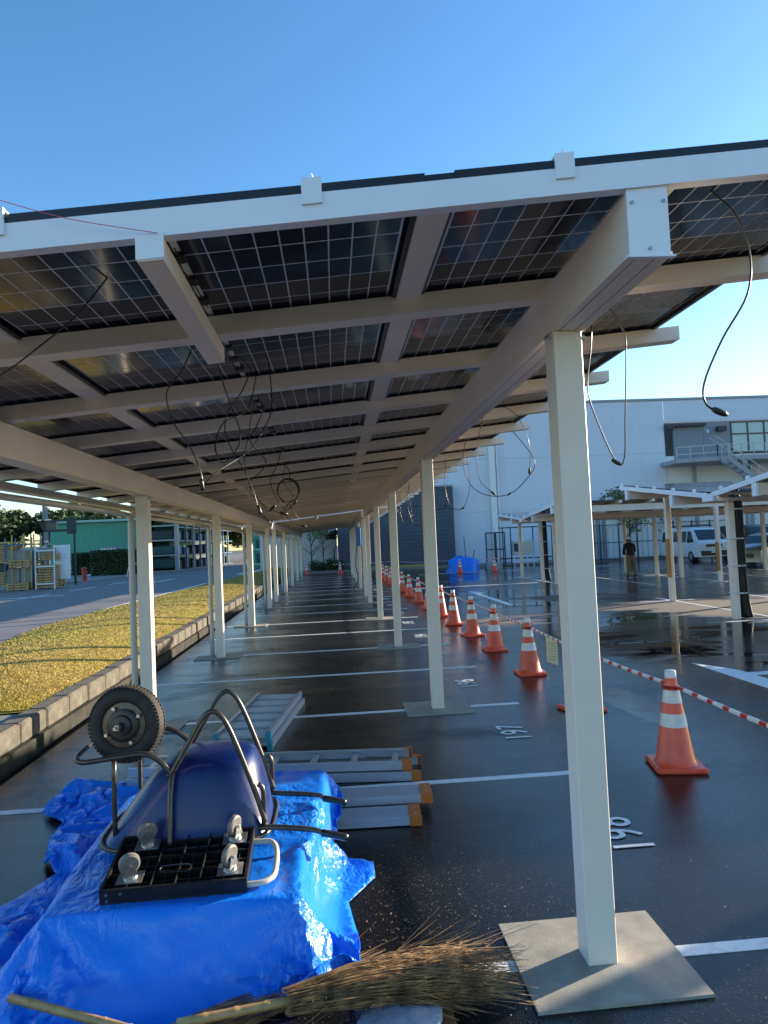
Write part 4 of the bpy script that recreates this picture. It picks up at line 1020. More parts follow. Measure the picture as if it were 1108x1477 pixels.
# ------------------------------------------------------------------ besom brooms
def besom(label, p, q, bristle_len, spread, handle=0.5, n=420, seed=1, upz=0.03, droop=0.08):
    rr = random.Random(seed)
    p = Vector(p); q = Vector(q); d = (q - p).normalized()
    e = thing('besom_broom', label, 'broom', p)
    side = d.cross(Vector((0, 0, 1))).normalized(); upv = side.cross(d)
    b = MB(); L = (q - p).length
    pts = []; rs = []
    k = 0.0
    while k < L:
        for off, r in ((0.0, 0.0165), (0.085, 0.0155), (0.098, 0.0185), (0.106, 0.0160)):
            pts.append(d * min(L, k + off)); rs.append(r)
        k += 0.112
    b.tube(pts, rs, 10); obj('handle', b, bamboo, e, smooth=True)
    br = MB(); s = q - p
    for i in range(n):
        a = rr.uniform(0, 6.283); r0 = 0.022 + 0.036 * math.sqrt(rr.random()); r1 = spread * math.sqrt(rr.random()) * rr.uniform(0.7, 1.15)
        Ln = bristle_len * rr.uniform(0.62, 1.08)
        a1 = a + rr.uniform(-0.5, 0.5)
        start = s - d * rr.uniform(0.0, 0.12) + (side * math.cos(a) + upv * math.sin(a) * 0.8) * r0
        end = s + d * Ln + (side * math.cos(a1) * r1 + upv * math.sin(a1) * r1 * 0.55)
        mid = start.lerp(end, 0.5) + Vector((rr.gauss(0, 0.016), rr.gauss(0, 0.016), 0.012 + rr.gauss(0, 0.014)))
        end = end + Vector((rr.gauss(0, 0.02), rr.gauss(0, 0.02), -droop * rr.random()))
        if rr.random() < 0.05: end += Vector((rr.uniform(0.0, 0.12), rr.uniform(0, 0.22), rr.uniform(0.0, 0.2)))
        for v_ in (start, mid, end): v_.z = max(v_.z, 0.008 - p.z)
        w = rr.uniform(0.0011, 0.0025)
        br.tube(catmull([start, mid, end], 3), [w, w, w * 0.95, w * 0.9, w * 0.8, w * 0.65, w * 0.4], 3, cap=False)
        if rr.random() < 0.55:
            f0 = start.lerp(end, rr.uniform(0.5, 0.85)); f0.z = mid.lerp(end, 0.4).z
            f1 = f0 + d * rr.uniform(0.05, 0.18) + Vector((rr.gauss(0, 0.03), rr.gauss(0, 0.03), rr.gauss(0.0, 0.02))); f1.z = max(f1.z, 0.006 - p.z)
            br.tube([f0, f0.lerp(f1, 0.5), f1], [w * 0.7, w * 0.6, w * 0.3], 3, cap=False)
    o = obj('bristles', br, twig, e); o['kind'] = 'stuff'
    wr = MB()
    for t, rad0 in ((-0.02, 0.054), (0.03, 0.056), (0.065, 0.058), (0.10, 0.060), (0.14, 0.064)):
        c = s + d * t
        wr.tube([c + (side * math.cos(a) + upv * math.sin(a) * 0.85) * rad0 + d * 0.004 * math.sin(a) for a in [k * math.pi / 10 for k in range(20)]], 0.0016, 4, closed=True)
    obj('binding', wr, wire_m, e)
    return e
besom('bamboo besom broom with brown twigs reaching towards the post footing', (-0.63, 2.61, 0.165), (-0.139, 2.715, 0.15), 0.80, 0.14, seed=3, n=520, droop=0.12)
besom('bamboo besom broom lying behind the other along the tarpaulin edge', (-1.3, 2.36, 0.08), (-0.75, 2.68, 0.03), 0.98, 0.08, seed=5, n=260)
besom('bamboo besom broom with its cut handle end on the tarpaulin corner', (-1.323, 2.875, 0.15), (-0.50, 2.565, 0.09), 0.5, 0.08, seed=8, n=120)
bd = thing('brown_board', 'brown board lying under the broom twigs', 'board', (0.30, 2.76, 0.0), R(4))
obj('panel', MB().bbox(-0.22, 0.085, -0.22, 0.16, 0.005, 0.023, 0.003), ply, bd)
bg_ = MB(); nb_, mb_ = 20, 14
for j in range(mb_ + 1):
    for i in range(nb_):
        a = 2 * math.pi * i / nb_; t = j / mb_; r = 0.14 * math.sin(math.pi * (0.06 + 0.9 * t)) ** 0.6
        nz = noise.noise(Vector((math.cos(a) * 2, math.sin(a) * 2, t * 4)))
        bg_.v.append(((r + 0.03 * nz) * math.cos(a) * 1.1, (r + 0.03 * nz) * math.sin(a), 0.004 + 0.10 * t + 0.012 * nz))
for j in range(mb_):
    for i in range(nb_): bg_.f.append((j * nb_ + i, j * nb_ + (i + 1) % nb_, (j + 1) * nb_ + (i + 1) % nb_, (j + 1) * nb_ + i)); bg_.m.append(0)
bg_.f.append(tuple(mb_ * nb_ + i for i in range(nb_))); bg_.m.append(0)
o = obj('plastic_bag', bg_, bag_m, smooth=True, loc=(0.17, 2.64, 0.005)); tag(o, 'crumpled clear plastic bag beside the brown board', 'bag')
# leaf litter and grit
lt = MB(); rr = random.Random(4)
for i in range(1300):
    if i < 760: x, y = rr.gauss(0.35, 0.45), rr.gauss(3.5, 0.45)
    else: x, y = rr.uniform(-0.2, 2.2), rr.uniform(2.5, 6)
    if (x < 0.08 and y < 5) or (0.69 < x < 1.45 and 2.7 < y < 3.35): continue
    s = rr.uniform(0.002, 0.006) * (1.8 if rr.random() < 0.05 else 1); a = rr.uniform(0, 6.28)
    ca, sa = math.cos(a) * s, math.sin(a) * s
    lt.add([(x - ca, y - sa, 0.004), (x + sa * 0.5, y - ca * 0.5, 0.004), (x + ca, y + sa, 0.006 + rr.random() * s), (x - sa * 0.5, y + ca * 0.5, 0.005)], [(0, 1, 2, 3)])
o = obj('leaf_litter', lt, M('dry_leaf_bits', (0.40, 0.27, 0.13), 0.7, 0, (0.25, 0.15, 0.07), 30)); tag(o, 'bits of dry leaf and twig scattered on the asphalt', 'litter', kind='stuff')

exec_far = True
# ------------------------------------------------------------------ trees
def crown_mesh(name, rx, ry, rz, n, leaf, mat, seed, lobes=9, base=0.0):
    g = np.random.default_rng(seed)
    C = g.normal(size=(lobes, 3)); C /= np.linalg.norm(C, axis=1)[:, None]; C *= g.uniform(0.35, 0.68, (lobes, 1)); C[:, 2] = C[:, 2] * 0.9
    rl = g.uniform(0.28, 0.5, lobes)
    k = g.integers(0, lobes, n); d = g.normal(size=(n, 3)); d /= np.linalg.norm(d, axis=1)[:, None]
    P = C[k] + d * (rl[k] * g.uniform(0.6, 1.06, n) )[:, None]
    P *= np.array([rx, ry, rz]); P[:, 2] += base
    u = g.normal(size=(n, 3)); u /= np.linalg.norm(u, axis=1)[:, None]; w = np.cross(u, g.normal(size=(n, 3))); w /= np.linalg.norm(w, axis=1)[:, None]
    s = leaf * g.uniform(0.6, 1.3, n)[:, None]
    V = np.stack([P - u * s, P + w * s * 0.55, P + u * s, P - w * s * 0.55], 1).reshape(-1, 3)
    me = bpy.data.meshes.new(name); me.from_pydata(V.tolist(), [], np.arange(n * 4).reshape(-1, 4).tolist()); me.materials.append(mat)
    return me
def trunk_mb(h, r, seed, limbs=5):
    rr = random.Random(seed); b = MB()
    pts = [(0, 0, -0.1), (rr.uniform(-.05, .05) * h * .3, 0, h * 0.3), (rr.uniform(-.05, .05) * h * .4, rr.uniform(-.04, .04) * h, h * 0.62), (rr.uniform(-.05, .05) * h, 0, h * 0.92)]
    P = catmull(pts, 4); b.tube(P, [r * (1 - 0.8 * i / (len(P) - 1)) for i in range(len(P))], 8)
    for i in range(limbs):
        a = rr.uniform(0, 6.28); z0 = h * rr.uniform(0.3, 0.7); l = h * rr.uniform(0.22, 0.36)
        q = [(0, 0, z0), (math.cos(a) * l * 0.5, math.sin(a) * l * 0.5, z0 + l * 0.45), (math.cos(a) * l, math.sin(a) * l, z0 + l * 0.7)]
        b.tube(catmull(q, 3), [r * .45, r * .4, r * .36, r * .3, r * .25, r * .2, r * .12], 6)
    return b
def tree(name, label, loc, h, crown, tr_r=0.2, seed=1, scale=(1, 1, 1), crown_z=0.62, group=None):
    e = thing(name, label, 'tree', loc, 0, group)
    obj('trunk', trunk_mb(h * 0.8, tr_r, seed), bark, e, smooth=True)
    c = link('crown', crown, e, (0, 0, h * crown_z), (0, 0, seed * 1.3)); c.scale = scale
    return e
cr1 = crown_mesh('crown', 4.6, 4.6, 4.8, 5200, 0.34, leaf_dark, 1, 13)
cr2 = crown_mesh('crown', 4.4, 4.4, 4.4, 5200, 0.32, leaf_mid, 2, 12)
cr3 = crown_mesh('crown', 3.6, 3.6, 3.4, 3200, 0.30, leaf_yellow, 3, 10)
tl_ = [(-66, 100, 12.0, cr1, 1.0), (-59, 96, 11.6, cr2, 1.0), (-52.5, 99, 10.6, cr1, 1.0), (-49.5, 104, 12.2, cr3, 0.75), (-44.5, 97, 10.0, cr1, 0.95), (-38, 100, 9.6, cr2, 0.95), (-31.5, 97, 9.0, cr1, 0.95), (-25, 99, 8.4, cr2, 0.9), (-18.5, 96, 7.6, cr1, 0.85), (-12.5, 98, 6.8, cr2, 0.8), (-71, 92, 11.5, cr2, 1.0), (-56, 112, 12.6, cr1, 1.1), (-39, 113, 11.8, cr1, 1.1), (-30, 112, 11.0, cr1, 1.1), (-22, 112, 10.2, cr1, 1.05), (-14, 112, 9.0, cr2, 1.0)]
tlab = ['dense dark tree at the left edge behind the stacked pallets', 'broad green tree left of the concrete utility pole', 'dark tree directly behind the concrete utility pole', 'tall yellow tree above the left trees with sunlight put into its leaf colour', 'dark tree just right of the utility pole', 'green tree over the left half of the green shed roof', 'dark tree over the middle of the green shed roof', 'green tree over the right end of the green shed', 'dark tree behind the left part of the blue storage rack', 'low green tree behind the right part of the blue storage rack', 'green tree furthest left in the tree belt', 'tall dark tree in the back row left of the yellow tree', 'dark tree in the back row right of the utility pole', 'dark tree in the back row above the middle of the shed', 'dark tree in the back row above the right end of the shed', 'green tree in the back row above the blue storage rack']
for (x, y, h, cr, s), lab in zip(tl_, tlab):
    tree('broadleaf_tree' if cr is not cr3 else 'sunlit_tree', lab, (x, y, 0.2), h, cr, 0.25, int(abs(x)) + 3, (s * 1.15, s, s * (h / 11)), 0.55, 'belt of trees behind the green shed')
cs1 = crown_mesh('crown', 1.7, 1.7, 1.8, 1700, 0.11, leaf_pale, 21, 14)
cs3 = crown_mesh('crown', 1.6, 1.6, 1.5, 620, 0.10, leaf_pale, 25, 12)
cs2 = crown_mesh('crown', 1.5, 1.5, 1.4, 1100, 0.09, leaf_mid, 22, 12)
tree('young_tree', 'pale green young tree at the far end of the bays', (-1.5, 47.6, 0), 3.8, cs3, 0.07, 4, (1.0, 0.9, 0.9), 0.82)
tree('young_tree', 'slim young tree right of the pale green one at the far end', (-0.75, 48.2, 0), 3.2, cs3, 0.05, 6, (0.5, 0.5, 0.7), 0.85)
tree('young_tree', 'green tree in front of the grey wall above the butterfly carport', (20.0, 45.6, 0), 4.6, cs1, 0.1, 9, (1.25, 1.2, 1.05), 0.78)
tree('young_tree', 'sparse tree under the raised steel platform', (22.9, 45.9, 0), 4.5, cs2, 0.09, 12, (1.4, 1.1, 1.0), 0.82)
ut = crown_mesh('crown', 0.75, 0.75, 0.42, 700, 0.08, leaf_hedge, 31, 9)
tree('clipped_tree', 'small clipped tree with a round dark head by the concrete wall', (0.05, 48.6, 0), 2.7, ut, 0.05, 14, (1, 1, 1), 0.95)
bsh = crown_mesh('foliage', 0.85, 0.75, 0.62, 1600, 0.06, leaf_hedge, 41, 22)
for x, y, lab, s in ((-1.15, 47.0, 'round green bush left of the clipped tree at the far end', 0.9), (0.0, 46.9, 'larger round green bush beneath the clipped tree', 1.08)):
    e = thing('round_bush', lab, 'bush', (x, y, 0), 0, 'bushes by the far wall')
    c = link('foliage', bsh, e, (0, 0, 0.45)); c.scale = (s, s, s)
    obj('stem', MB().tube([(0, 0, 0), (0.02, 0, 0.5)], 0.04, 6), bark, e)
# hedges by the green shed
def hedge(label, x0, x1, y0, y1, z0, h, seed, n=6000):
    g = np.random.default_rng(seed)
    e = thing('hedge', label, 'hedge', (x0, y0, z0), 0, 'clipped hedges before the green shed')
    P = g.random((n, 3)); f = g.integers(0, 3, n); P[f == 0, 2] = 1; P[f == 1, 1] = 0; P[f == 2, 0] = g.integers(0, 2, (f == 2).sum())
    P += g.normal(size=(n, 3)) * 0.02; P *= np.array([x1 - x0, y1 - y0, h])
    u = g.normal(size=(n, 3)); u /= np.linalg.norm(u, axis=1)[:, None]; w = np.cross(u, g.normal(size=(n, 3))); w /= np.linalg.norm(w, axis=1)[:, None]
    s = 0.10; V = np.stack([P - u * s, P + w * s * .6, P + u * s, P - w * s * .6], 1).reshape(-1, 3)
    me = bpy.data.meshes.new('foliage'); me.from_pydata(V.tolist(), [], np.arange(n * 4).reshape(-1, 4).tolist()); me.materials.append(leaf_hedge)
    link('foliage', me, e); obj('core', MB().box(0.1, x1 - x0 - 0.1, 0.1, y1 - y0 - 0.1, 0, h - 0.1), leaf_hedge, e)
hedge('long clipped hedge against the green shed behind the red post', -21.3, -18.2, 58.5, 60, 0.3, 1.75, 5)
hedge('square clipped hedge in front of the green shed near the white trestle', -18.3, -15.2, 54.0, 56.5, 0.3, 1.85, 6)

# ------------------------------------------------------------------ left: green shed, racks, pallets, pole
sh = thing('green_shed', 'green corrugated shed with a pale roof edge behind the hedges', 'shed', (-18.6, 66, 0.2))
obj('wall', MB().box(-7.4, 3.4, 0, 12, 0, 4.7), green_corr, sh)
obj('roof', MB().hexa([(-7.9, -0.5, 4.75), (3.7, -0.5, 4.75), (3.7, 12.3, 5.3), (-7.9, 12.3, 5.3), (-7.9, -0.5, 4.95), (3.7, -0.5, 4.95), (3.7, 12.3, 5.5), (-7.9, 12.3, 5.5)]), green_trim, sh)
sg = thing('direction_sign', 'dark two row direction sign with an arrow before the green shed', 'sign', (-17.9, 57.5, 0.3))
obj('board', MB().box(-0.9, 0.75, -0.03, 0.03, 1.75, 2.25).box(-0.9, 0.75, -0.03, 0.03, 1.15, 1.65), panel_grey, sg)
b = MB()
for z in (2.05, 1.9, 1.45, 1.3):
    for k in range(5): b.box(-0.8 + k * 0.24, -0.64 + k * 0.24, -0.036, -0.031, z - 0.045, z + 0.045)
b.prism([(0, 0), (0.001, 0), (0.001, 0.001)], 0, 0.0001)
obj('lettering', b, paint, sg)
obj('arrow', MB().add([(0.85, -0.03, 1.45), (0.85, -0.03, 2.05), (1.25, -0.03, 1.75), (0.85, 0.03, 1.45), (0.85, 0.03, 2.05), (1.25, 0.03, 1.75)], [(0, 2, 1), (3, 4, 5), (0, 1, 4, 3), (1, 2, 5, 4), (2, 0, 3, 5)]), cardboard, sg)
obj('pole', MB().tube([(-0.7, 0.05, 0), (-0.7, 0.05, 2.25)], 0.035, 6).tube([(0.6, 0.05, 0), (0.6, 0.05, 2.25)], 0.035, 6), steel_grey, sg)
hy = thing('red_post', 'red hydrant post on the pavement edge beside the pallet stack', 'hydrant post', (-15.55, 44.6, 0.3))
obj('body', MB().lathe([(0.14, 0), (0.14, 0.72), (0.16, 0.74), (0.16, 0.80), (0.08, 0.86)], 14), red_paint, hy, auto=True)
obj('outlet', MB().tube([(0.1, 0, 0.55), (0.22, 0, 0.55)], 0.05, 8).tube([(-0.1, 0, 0.55), (-0.22, 0, 0.55)], 0.05, 8), red_paint, hy)
o = obj('white_board', MB().bbox(-1.1, 1.1, -0.5, 0.5, 0, 0.06, 0.01), white_sheet, loc=(-18.2, 55.2, 0.33), rot=(R(6), 0, R(-12))); tag(o, 'white board lying on the ground between red post and hedge', 'board')
trs = thing('trestle', 'white crossed trestle in front of the square hedge', 'trestle', (-13.9, 48.5, 0.3))
for k in range(2):
    x = k * 0.95
    obj('leg', MB().bar((x - 0.22, 0, 0), (x, 0, 0.95), 0.05, 0.05), cone_wh, trs); obj('leg', MB().bar((x + 0.22, 0, 0), (x - 0.02, 0.06, 0.95), 0.05, 0.05), cone_wh, trs)
obj('rail', MB().bar((-0.1, 0.03, 0.9), (1.05, 0.03, 0.9), 0.05, 0.05), cone_wh, trs)
# long blue cantilever storage rack
rk = thing('storage_rack', 'long dark blue storage rack full of goods beside the road', 'rack', (-14.7, 61.0, 0.2))
obj('post', MB().box(1.05, 1.35, -0.05, 0.25, 0, 5.2), steel_grey, rk); obj('post', MB().box(-1.8, -1.55, 0.0, 0.25, 0, 5.0), rack_blue, rk)
obj('roof', MB().hexa([(-2.0, -0.4, 5.0), (1.7, -0.4, 5.05), (5.0, 42, 5.2), (-4, 42, 5.2), (-2.0, -0.4, 5.15), (1.7, -0.4, 5.2), (5.0, 42, 5.35), (-4, 42, 5.35)]), rack_blue, rk)
for z in (1.35, 2.65, 3.9): obj('shelf_beam', MB().box(-1.8, 1.2, -0.08, 0.08, z, z + 0.12), rack_beam, rk)
obj('back_wall', MB().box(-2.2, -1.9, 0.3, 40, 0, 4.9), goods_m, rk)
for z in (0.3, 1.5, 2.8):
    obj('stored_goods', MB().bbox(-1.5, 0.9, 0.2, 2.4, z, z + random.uniform(0.7, 0.95), 0.06), goods_g if z in (0.3, 1.5) else goods_m, rk)
for k in range(9):
    y = 0.3 + k * 2.4
    obj('upright', MB().bar((1.25 + k * 0.17, y + 0.2, 0), (1.25 + k * 0.17, y + 0.2, 5.1), 0.14, 0.14), rack_blue if k % 2 else steel_grey, rk)
    for z in (0.15, 1.4, 2.7, 3.9):
        hgt = random.uniform(0.6, 1.0)
        obj('stored_goods', MB().bbox(-0.2 + k * 0.17, 1.1 + k * 0.17, y + 0.35, y + 2.2, z, z + hgt, 0.05), random.choice([goods_m, rack_blue, goods_m, goods_g]), rk)
        obj('shelf_beam', MB().bar((1.2 + k * 0.17, y + 0.3, z - 0.06), (1.37 + k * 0.17, y + 2.6, z - 0.06), 0.08, 0.1), rack_blue, rk)
gb = thing('green_rack', 'green storage rack at the far end of the road', 'rack', (-6.6, 58, 0.2))
for x in (0, 1.5, 3.0): obj('upright', MB().box(x, x + 0.12, 0, 0.12, 0, 4.4), green_wall, gb)
for z in (0.3, 1.5, 2.7, 3.9): obj('shelf_beam', MB().box(0, 3.1, -0.03, 0.08, z, z + 0.14), green_trim, gb)
obj('back_wall', MB().box(-0.2, 3.4, 1.5, 1.7, 0, 4.5), green_wall, gb)
for k in range(4): obj('stored_goods', MB().bbox(0.2 + 1.4 * (k % 2), 1.3 + 1.4 * (k % 2), 0.15, 1.2, 0.45 + 1.2 * (k // 2), 1.2 + 1.2 * (k // 2), 0.05), goods_g, gb)
# pallet racks and pallets
def pallet_rack(label, x, y, w, h, colr):
    e = thing('stillage', label, 'stillage', (x, y, 0.22), 0, 'steel stillages of pallets by the road')
    for px in (0, w):
        for py in (0, 1.2): obj('post', MB().box(px - 0.028, px + 0.028, py - 0.028, py + 0.028, 0, h), colr, e)
    for z in (0.25, h * 0.5, h * 0.86):
        obj('rail', MB().box(0.04, w - 0.04, -0.035, 0.035, z, z + 0.07), colr, e); obj('rail', MB().box(0.04, w - 0.04, 1.165, 1.235, z, z + 0.07), colr, e)
    return e
YARD = []
_n0 = set(bpy.data.objects)
pallet_rack('stillage with yellow posts at the left edge of the pallet yard', -17.4, 37.6, 1.6, 2.9, yellow_st)
pallet_rack('stillage with blue posts in the middle of the pallet yard', -16.15, 37.6, 1.35, 2.75, rack_blue)
pallet_rack('stillage with yellow posts right of the blue one', -15.15, 37.5, 0.35, 2.95, yellow_st)
pallet_rack('stillage with white posts at the right end of the pallet yard', -14.55, 37.4, 0.95, 2.3, white_sheet)
def pallet_mesh(w=1.1, d=1.1):
    b = MB()
    for k in range(6): b.box(k * (w - 0.1) / 5, k * (w - 0.1) / 5 + 0.1, 0, d, 0.10, 0.125)
    for k in range(3): b.box(0, w, k * (d - 0.09) / 2, k * (d - 0.09) / 2 + 0.09, 0.022, 0.10)
    for k in range(3): b.box(k * (w - 0.1) / 2, k * (w - 0.1) / 2 + 0.1, 0, d, 0, 0.022)
    return b.mesh('pallet', wood)
pm_ = pallet_mesh(); pi = 0
def pal(x, y, z, lab, s=1.0):
    o = link('pallet', pm_, None, (x, y, z), (0, 0, random.uniform(-0.04, 0.04))); o.scale = (s, 1, 1)
    tag(o, lab, 'pallet', 'wooden pallets in the pallet yard')
pos = ['lowest', 'second from below', 'third from below', 'fourth from below', 'fifth from below', 'sixth from below', 'seventh from below', 'eighth from below']
for k in range(8): pal(-17.0, 37.75, 1.62 + k * 0.13, 'wooden pallet in the tall stack at the left edge, %s' % pos[k])
for k in range(6): pal(-17.0, 37.75, 0.45 + k * 0.13, 'wooden pallet low at the left edge under the tall stack, %s' % pos[k])
for k in range(3): pal(-15.9, 37.4, 1.42 + k * 0.14, 'wooden pallet on the blue stillage shelf, %s' % pos[k], 0.95)
for k in range(3): pal(-16.0, 37.3, 0.24 + k * 0.13, 'wooden pallet under the grey boards of the blue stillage, %s' % pos[k], 1.0)
for k in range(6): pal(-14.6, 37.5, 0.30 + k * 0.13, 'wooden pallet in the low stack at the right end, %s' % pos[k])
for k in range(3): pal(-14.5, 37.6, 1.10 + k * 0.135, 'wooden pallet on the upper shelf of the right stillage, %s' % pos[k], 0.9)
for k in range(3): pal(-14.3, 37.6, 1.72 + k * 0.13 , 'wooden pallet leaning high on the right stillage, %s' % pos[k], 0.75)
for i, (x0, x1, z0, z1, m, lab) in enumerate(((-16.1, -15.5, 0.3, 1.18, cardboard, 'grey board pile low in the blue stillage'), (-15.45, -14.85, 0.3, 1.2, cardboard, 'grey board pile beside the yellow posts'), (-16.1, -14.9, 1.52, 2.1, cardboard, 'long grey board pile high in the blue stillage'),
                                             (-14.5, -13.7, 1.6, 2.2, cardboard, 'grey crate high in the right stillage'), (-17.2, -16.2, 1.05, 1.55, goods_m, 'dark crate in the left stillage'))):
    o = obj('crate', MB().bbox(x0, x1, 37.7, 38.7, z0 + 0.2, z1 + 0.2, 0.02), m); tag(o, lab, 'crate', 'crates in the pallet yard')
ws = obj('tall_white_sheet', MB().bbox(-13.72, -12.98, 37.85, 37.95, 0.7, 2.5, 0.01), white_sheet); tag(ws, 'white panel standing at the right end of the pallet yard', 'panel')
ws = obj('white_wrap', MB().bbox(-17.2, -14.6, 38.75, 38.95, 2.2, 2.48, 0.03), white_sheet); tag(ws, 'white wrapped pack along the top of the pallet yard', 'wrapped pack')
for _o in list(bpy.data.objects):
    if _o not in _n0 and _o.parent is None: _o.location.x -= 0.95
dk = thing('flatbed_rack', 'dark steel frame raised above the pallet yard', 'steel frame', (-17.0, 42.0, 0.2))
obj('side', MB().box(0, 1.9, -0.05, 0.05, 3.15, 3.3).box(0, 1.9, -0.05, 0.05, 3.75, 3.85), goods_m, dk)
obj('end_board', MB().box(1.45, 1.95, -0.08, 0.08, 3.0, 3.95), goods_m, dk)
for x in (0.05, 1.85): obj('post', MB().box(x - 0.05, x + 0.05, -0.05, 0.05, 0, 3.9), goods_m, dk)
obj('back', MB().box(0, 0.8, 0.1, 0.2, 3.3, 3.75), win_frame, dk)
pl = thing('utility_pole', 'grey concrete utility pole with bands behind the pallet yard', 'pole', (-19.2, 48, 0.2))
obj('pole', MB().tube([(0, 0, 0), (0, 0, 5.35)], [0.21, 0.17], 12), conc_pole, pl, smooth=True)
for z in (2.7, 4.1, 5.2): obj('band', MB().lathe([(0.215, z), (0.215, z + 0.09)], 12), steel, pl)
obj('arm', MB().box(-0.45, 0.45, -0.16, -0.1, 4.15, 4.22), steel, pl)

# ------------------------------------------------------------------ far buildings
bl = thing('warehouse', 'large pale grey warehouse with raised platform and stairs at right', 'building', (8.2, 48, 0))
W0 = Vector((8.2, 48, 0))
def wbx(mb, x0, x1, y0, y1, z0, z1): return mb.box(x0 - W0.x, x1 - W0.x, y0 - W0.y, y1 - W0.y, z0, z1)
# facade panels with joints, leaving the recess open
b = MB()
obj('wall', wbx(MB(), 3.8, 24.0, 48.15, 80, 0, 11.2), grey_wall, bl)
obj('wall', wbx(MB(), 23.9, 90, 50.4, 80, 0, 10.9), grey_wall, bl)
xs = [8.25 + 2.0 * k for k in range(8)]
for k, x in enumerate(xs):
    x1 = min(x + 1.994, 24.05)
    for z0, z1 in ((0.0, 3.7), (3.712, 7.4), (7.412, 11.18)):
        o = obj('wall_panel', wbx(MB(), x, x1, 48.0, 48.14, z0, z1), grey_wall, bl)
for k in range(20):
    x = 24.1 + k * 2.6
    obj('wall_panel', wbx(MB(), x, x + 2.595, 48.0, 48.14, 9.62, 11.18), grey_wall, bl)
    obj('wall_panel', wbx(MB(), x, x + 2.595, 48.1, 48.24, 6.4, 7.15), white_wall, bl)
    obj('wall_panel', wbx(MB(), x, x + 2.595, 48.1, 48.24, 0.0, 6.39), white_wall, bl)
obj('parapet', wbx(MB(), 3.8, 90, 47.93, 48.2, 11.19, 11.36), steel_grey, bl)
obj('drain_pipe', wbx(MB(), 11.1, 11.5, 47.6, 47.95, 0, 11.1), white_wall, bl)
obj('rib', wbx(MB(), 11.62, 11.74, 47.75, 47.95, 0, 11.1), white_wall, bl)
obj('soffit', wbx(MB(), 24.0, 90, 48.2, 50.3, 9.5, 9.6), panel_grey, bl)
obj('side_panel', wbx(MB(), 24.75, 27.0, 48.04, 48.2, 6.6, 9.3), panel_grey, bl)
obj('door', wbx(MB(), 27.01, 29.02, 48.02, 48.2, 6.6, 9.5), panel_grey, bl)
obj('awning', wbx(MB(), 24.2, 27.0, 47.6, 48.2, 9.22, 9.42), fence_m, bl)
for x, z in ((24.35, 9.2), (28.2, 8.95)):
    l_ = obj('floodlight', wbx(MB(), x - 0.3, x + 0.3, 47.55, 47.95, z - 0.15, z + 0.2), fence_m, bl)
obj('plate', wbx(MB(), 27.25, 27.4, 47.98, 48.01, 8.75, 9.0), white_sheet, bl)
for k in range(9):
    x = 29.05 + k * 1.25
    f = MB(); wbx(f, x, x + 0.1, 48.0, 48.12, 7.2, 9.5)
    for z in (7.2, 8.55, 9.42): wbx(f, x, x + 1.25, 48.003, 48.117, z, z + 0.1)
    w_ = obj('window', f, win_frame, bl)
    obj('pane', wbx(MB(), x + 0.1, x + 1.25, 48.05, 48.07, 7.3, 8.55), win_glass, w_); obj('pane', wbx(MB(), x + 0.1, x + 1.25, 48.05, 48.07, 8.65, 9.42), win_glass, w_)
# raised steel platform and stairs: part of the same building
pf = thing('steel_platform', 'grey steel platform with railing and stairs on the warehouse front', 'platform', (23.9, 44.6, 0))
F0 = Vector((23.9, 44.6, 0))
def F(x, y, z): return Vector((x, y, z)) - F0
obj('deck', MB().hexa([F(23.6, 45.6, 6.38), F(26.0, 44.6, 6.38), F(40, 44.6, 6.38), F(40, 47.9, 6.38), F(23.6, 45.6, 6.66), F(26.0, 44.6, 6.66), F(40, 44.6, 6.66), F(40, 47.9, 6.66)]).hexa([F(23.6, 45.6, 6.38), F(40, 47.9, 6.38), F(40, 47.95, 6.38), F(23.6, 47.9, 6.38), F(23.6, 45.6, 6.66), F(40, 47.9, 6.66), F(40, 47.95, 6.66), F(23.6, 47.9, 6.66)]), steel_grey, pf)
for x in (27.9, 31.0, 34.8): obj('column', MB().box(x - F0.x - 0.12, x - F0.x + 0.12, 0.0, 0.24, 0, 6.38), steel_grey, pf)
for x in (25.9, 30.0): obj('column', MB().box(x - F0.x - 0.1, x - F0.x + 0.1, 2.9, 3.1, 0, 6.38), steel_grey, pf)
rl_pts = [F(23.65, 45.6, 0), F(26.0, 44.65, 0), F(29.4, 44.65, 0)]
rb = MB(); ps = MB()
for a, bb2 in zip(rl_pts, rl_pts[1:]):
    for z in (7.45, 6.95): rb.bar(a + Vector((0, 0, z)), bb2 + Vector((0, 0, z)), 0.05, 0.05)
    m_ = int((bb2 - a).length / 0.8)
    for k in range(m_ + 1):
        q = a.lerp(bb2, k / m_); obj('railing_post', MB().bar(q + Vector((0, 0, 6.66)), q + Vector((0, 0, 7.45)), 0.05, 0.05, (1, 0, 0)), rail_m, pf)
rb.bar(F(29.9, 44.65, 7.35), F(40, 44.65, 7.35), 0.05, 0.05)
for k in range(11): obj('railing_post', MB().bar(F(29.9 + k, 44.65, 6.66), F(29.9 + k, 44.65, 7.35), 0.05, 0.05, (1, 0, 0)), rail_m, pf)
obj('handrail', rb, rail_m, pf)
for y in (43.7, 44.5): obj('stringer', MB().bar(F(26.2, y, 6.4), F(31.2, y, 2.6), 0.06, 0.3), steel_grey, pf)
for k in range(12): obj('tread', MB().box(26.4 + k * 0.4 - F0.x, 26.75 + k * 0.4 - F0.x, 43.72 - F0.y, 44.48 - F0.y, 6.1 - k * 0.3, 6.15 - k * 0.3), steel_grey, pf)
hr_ = MB()
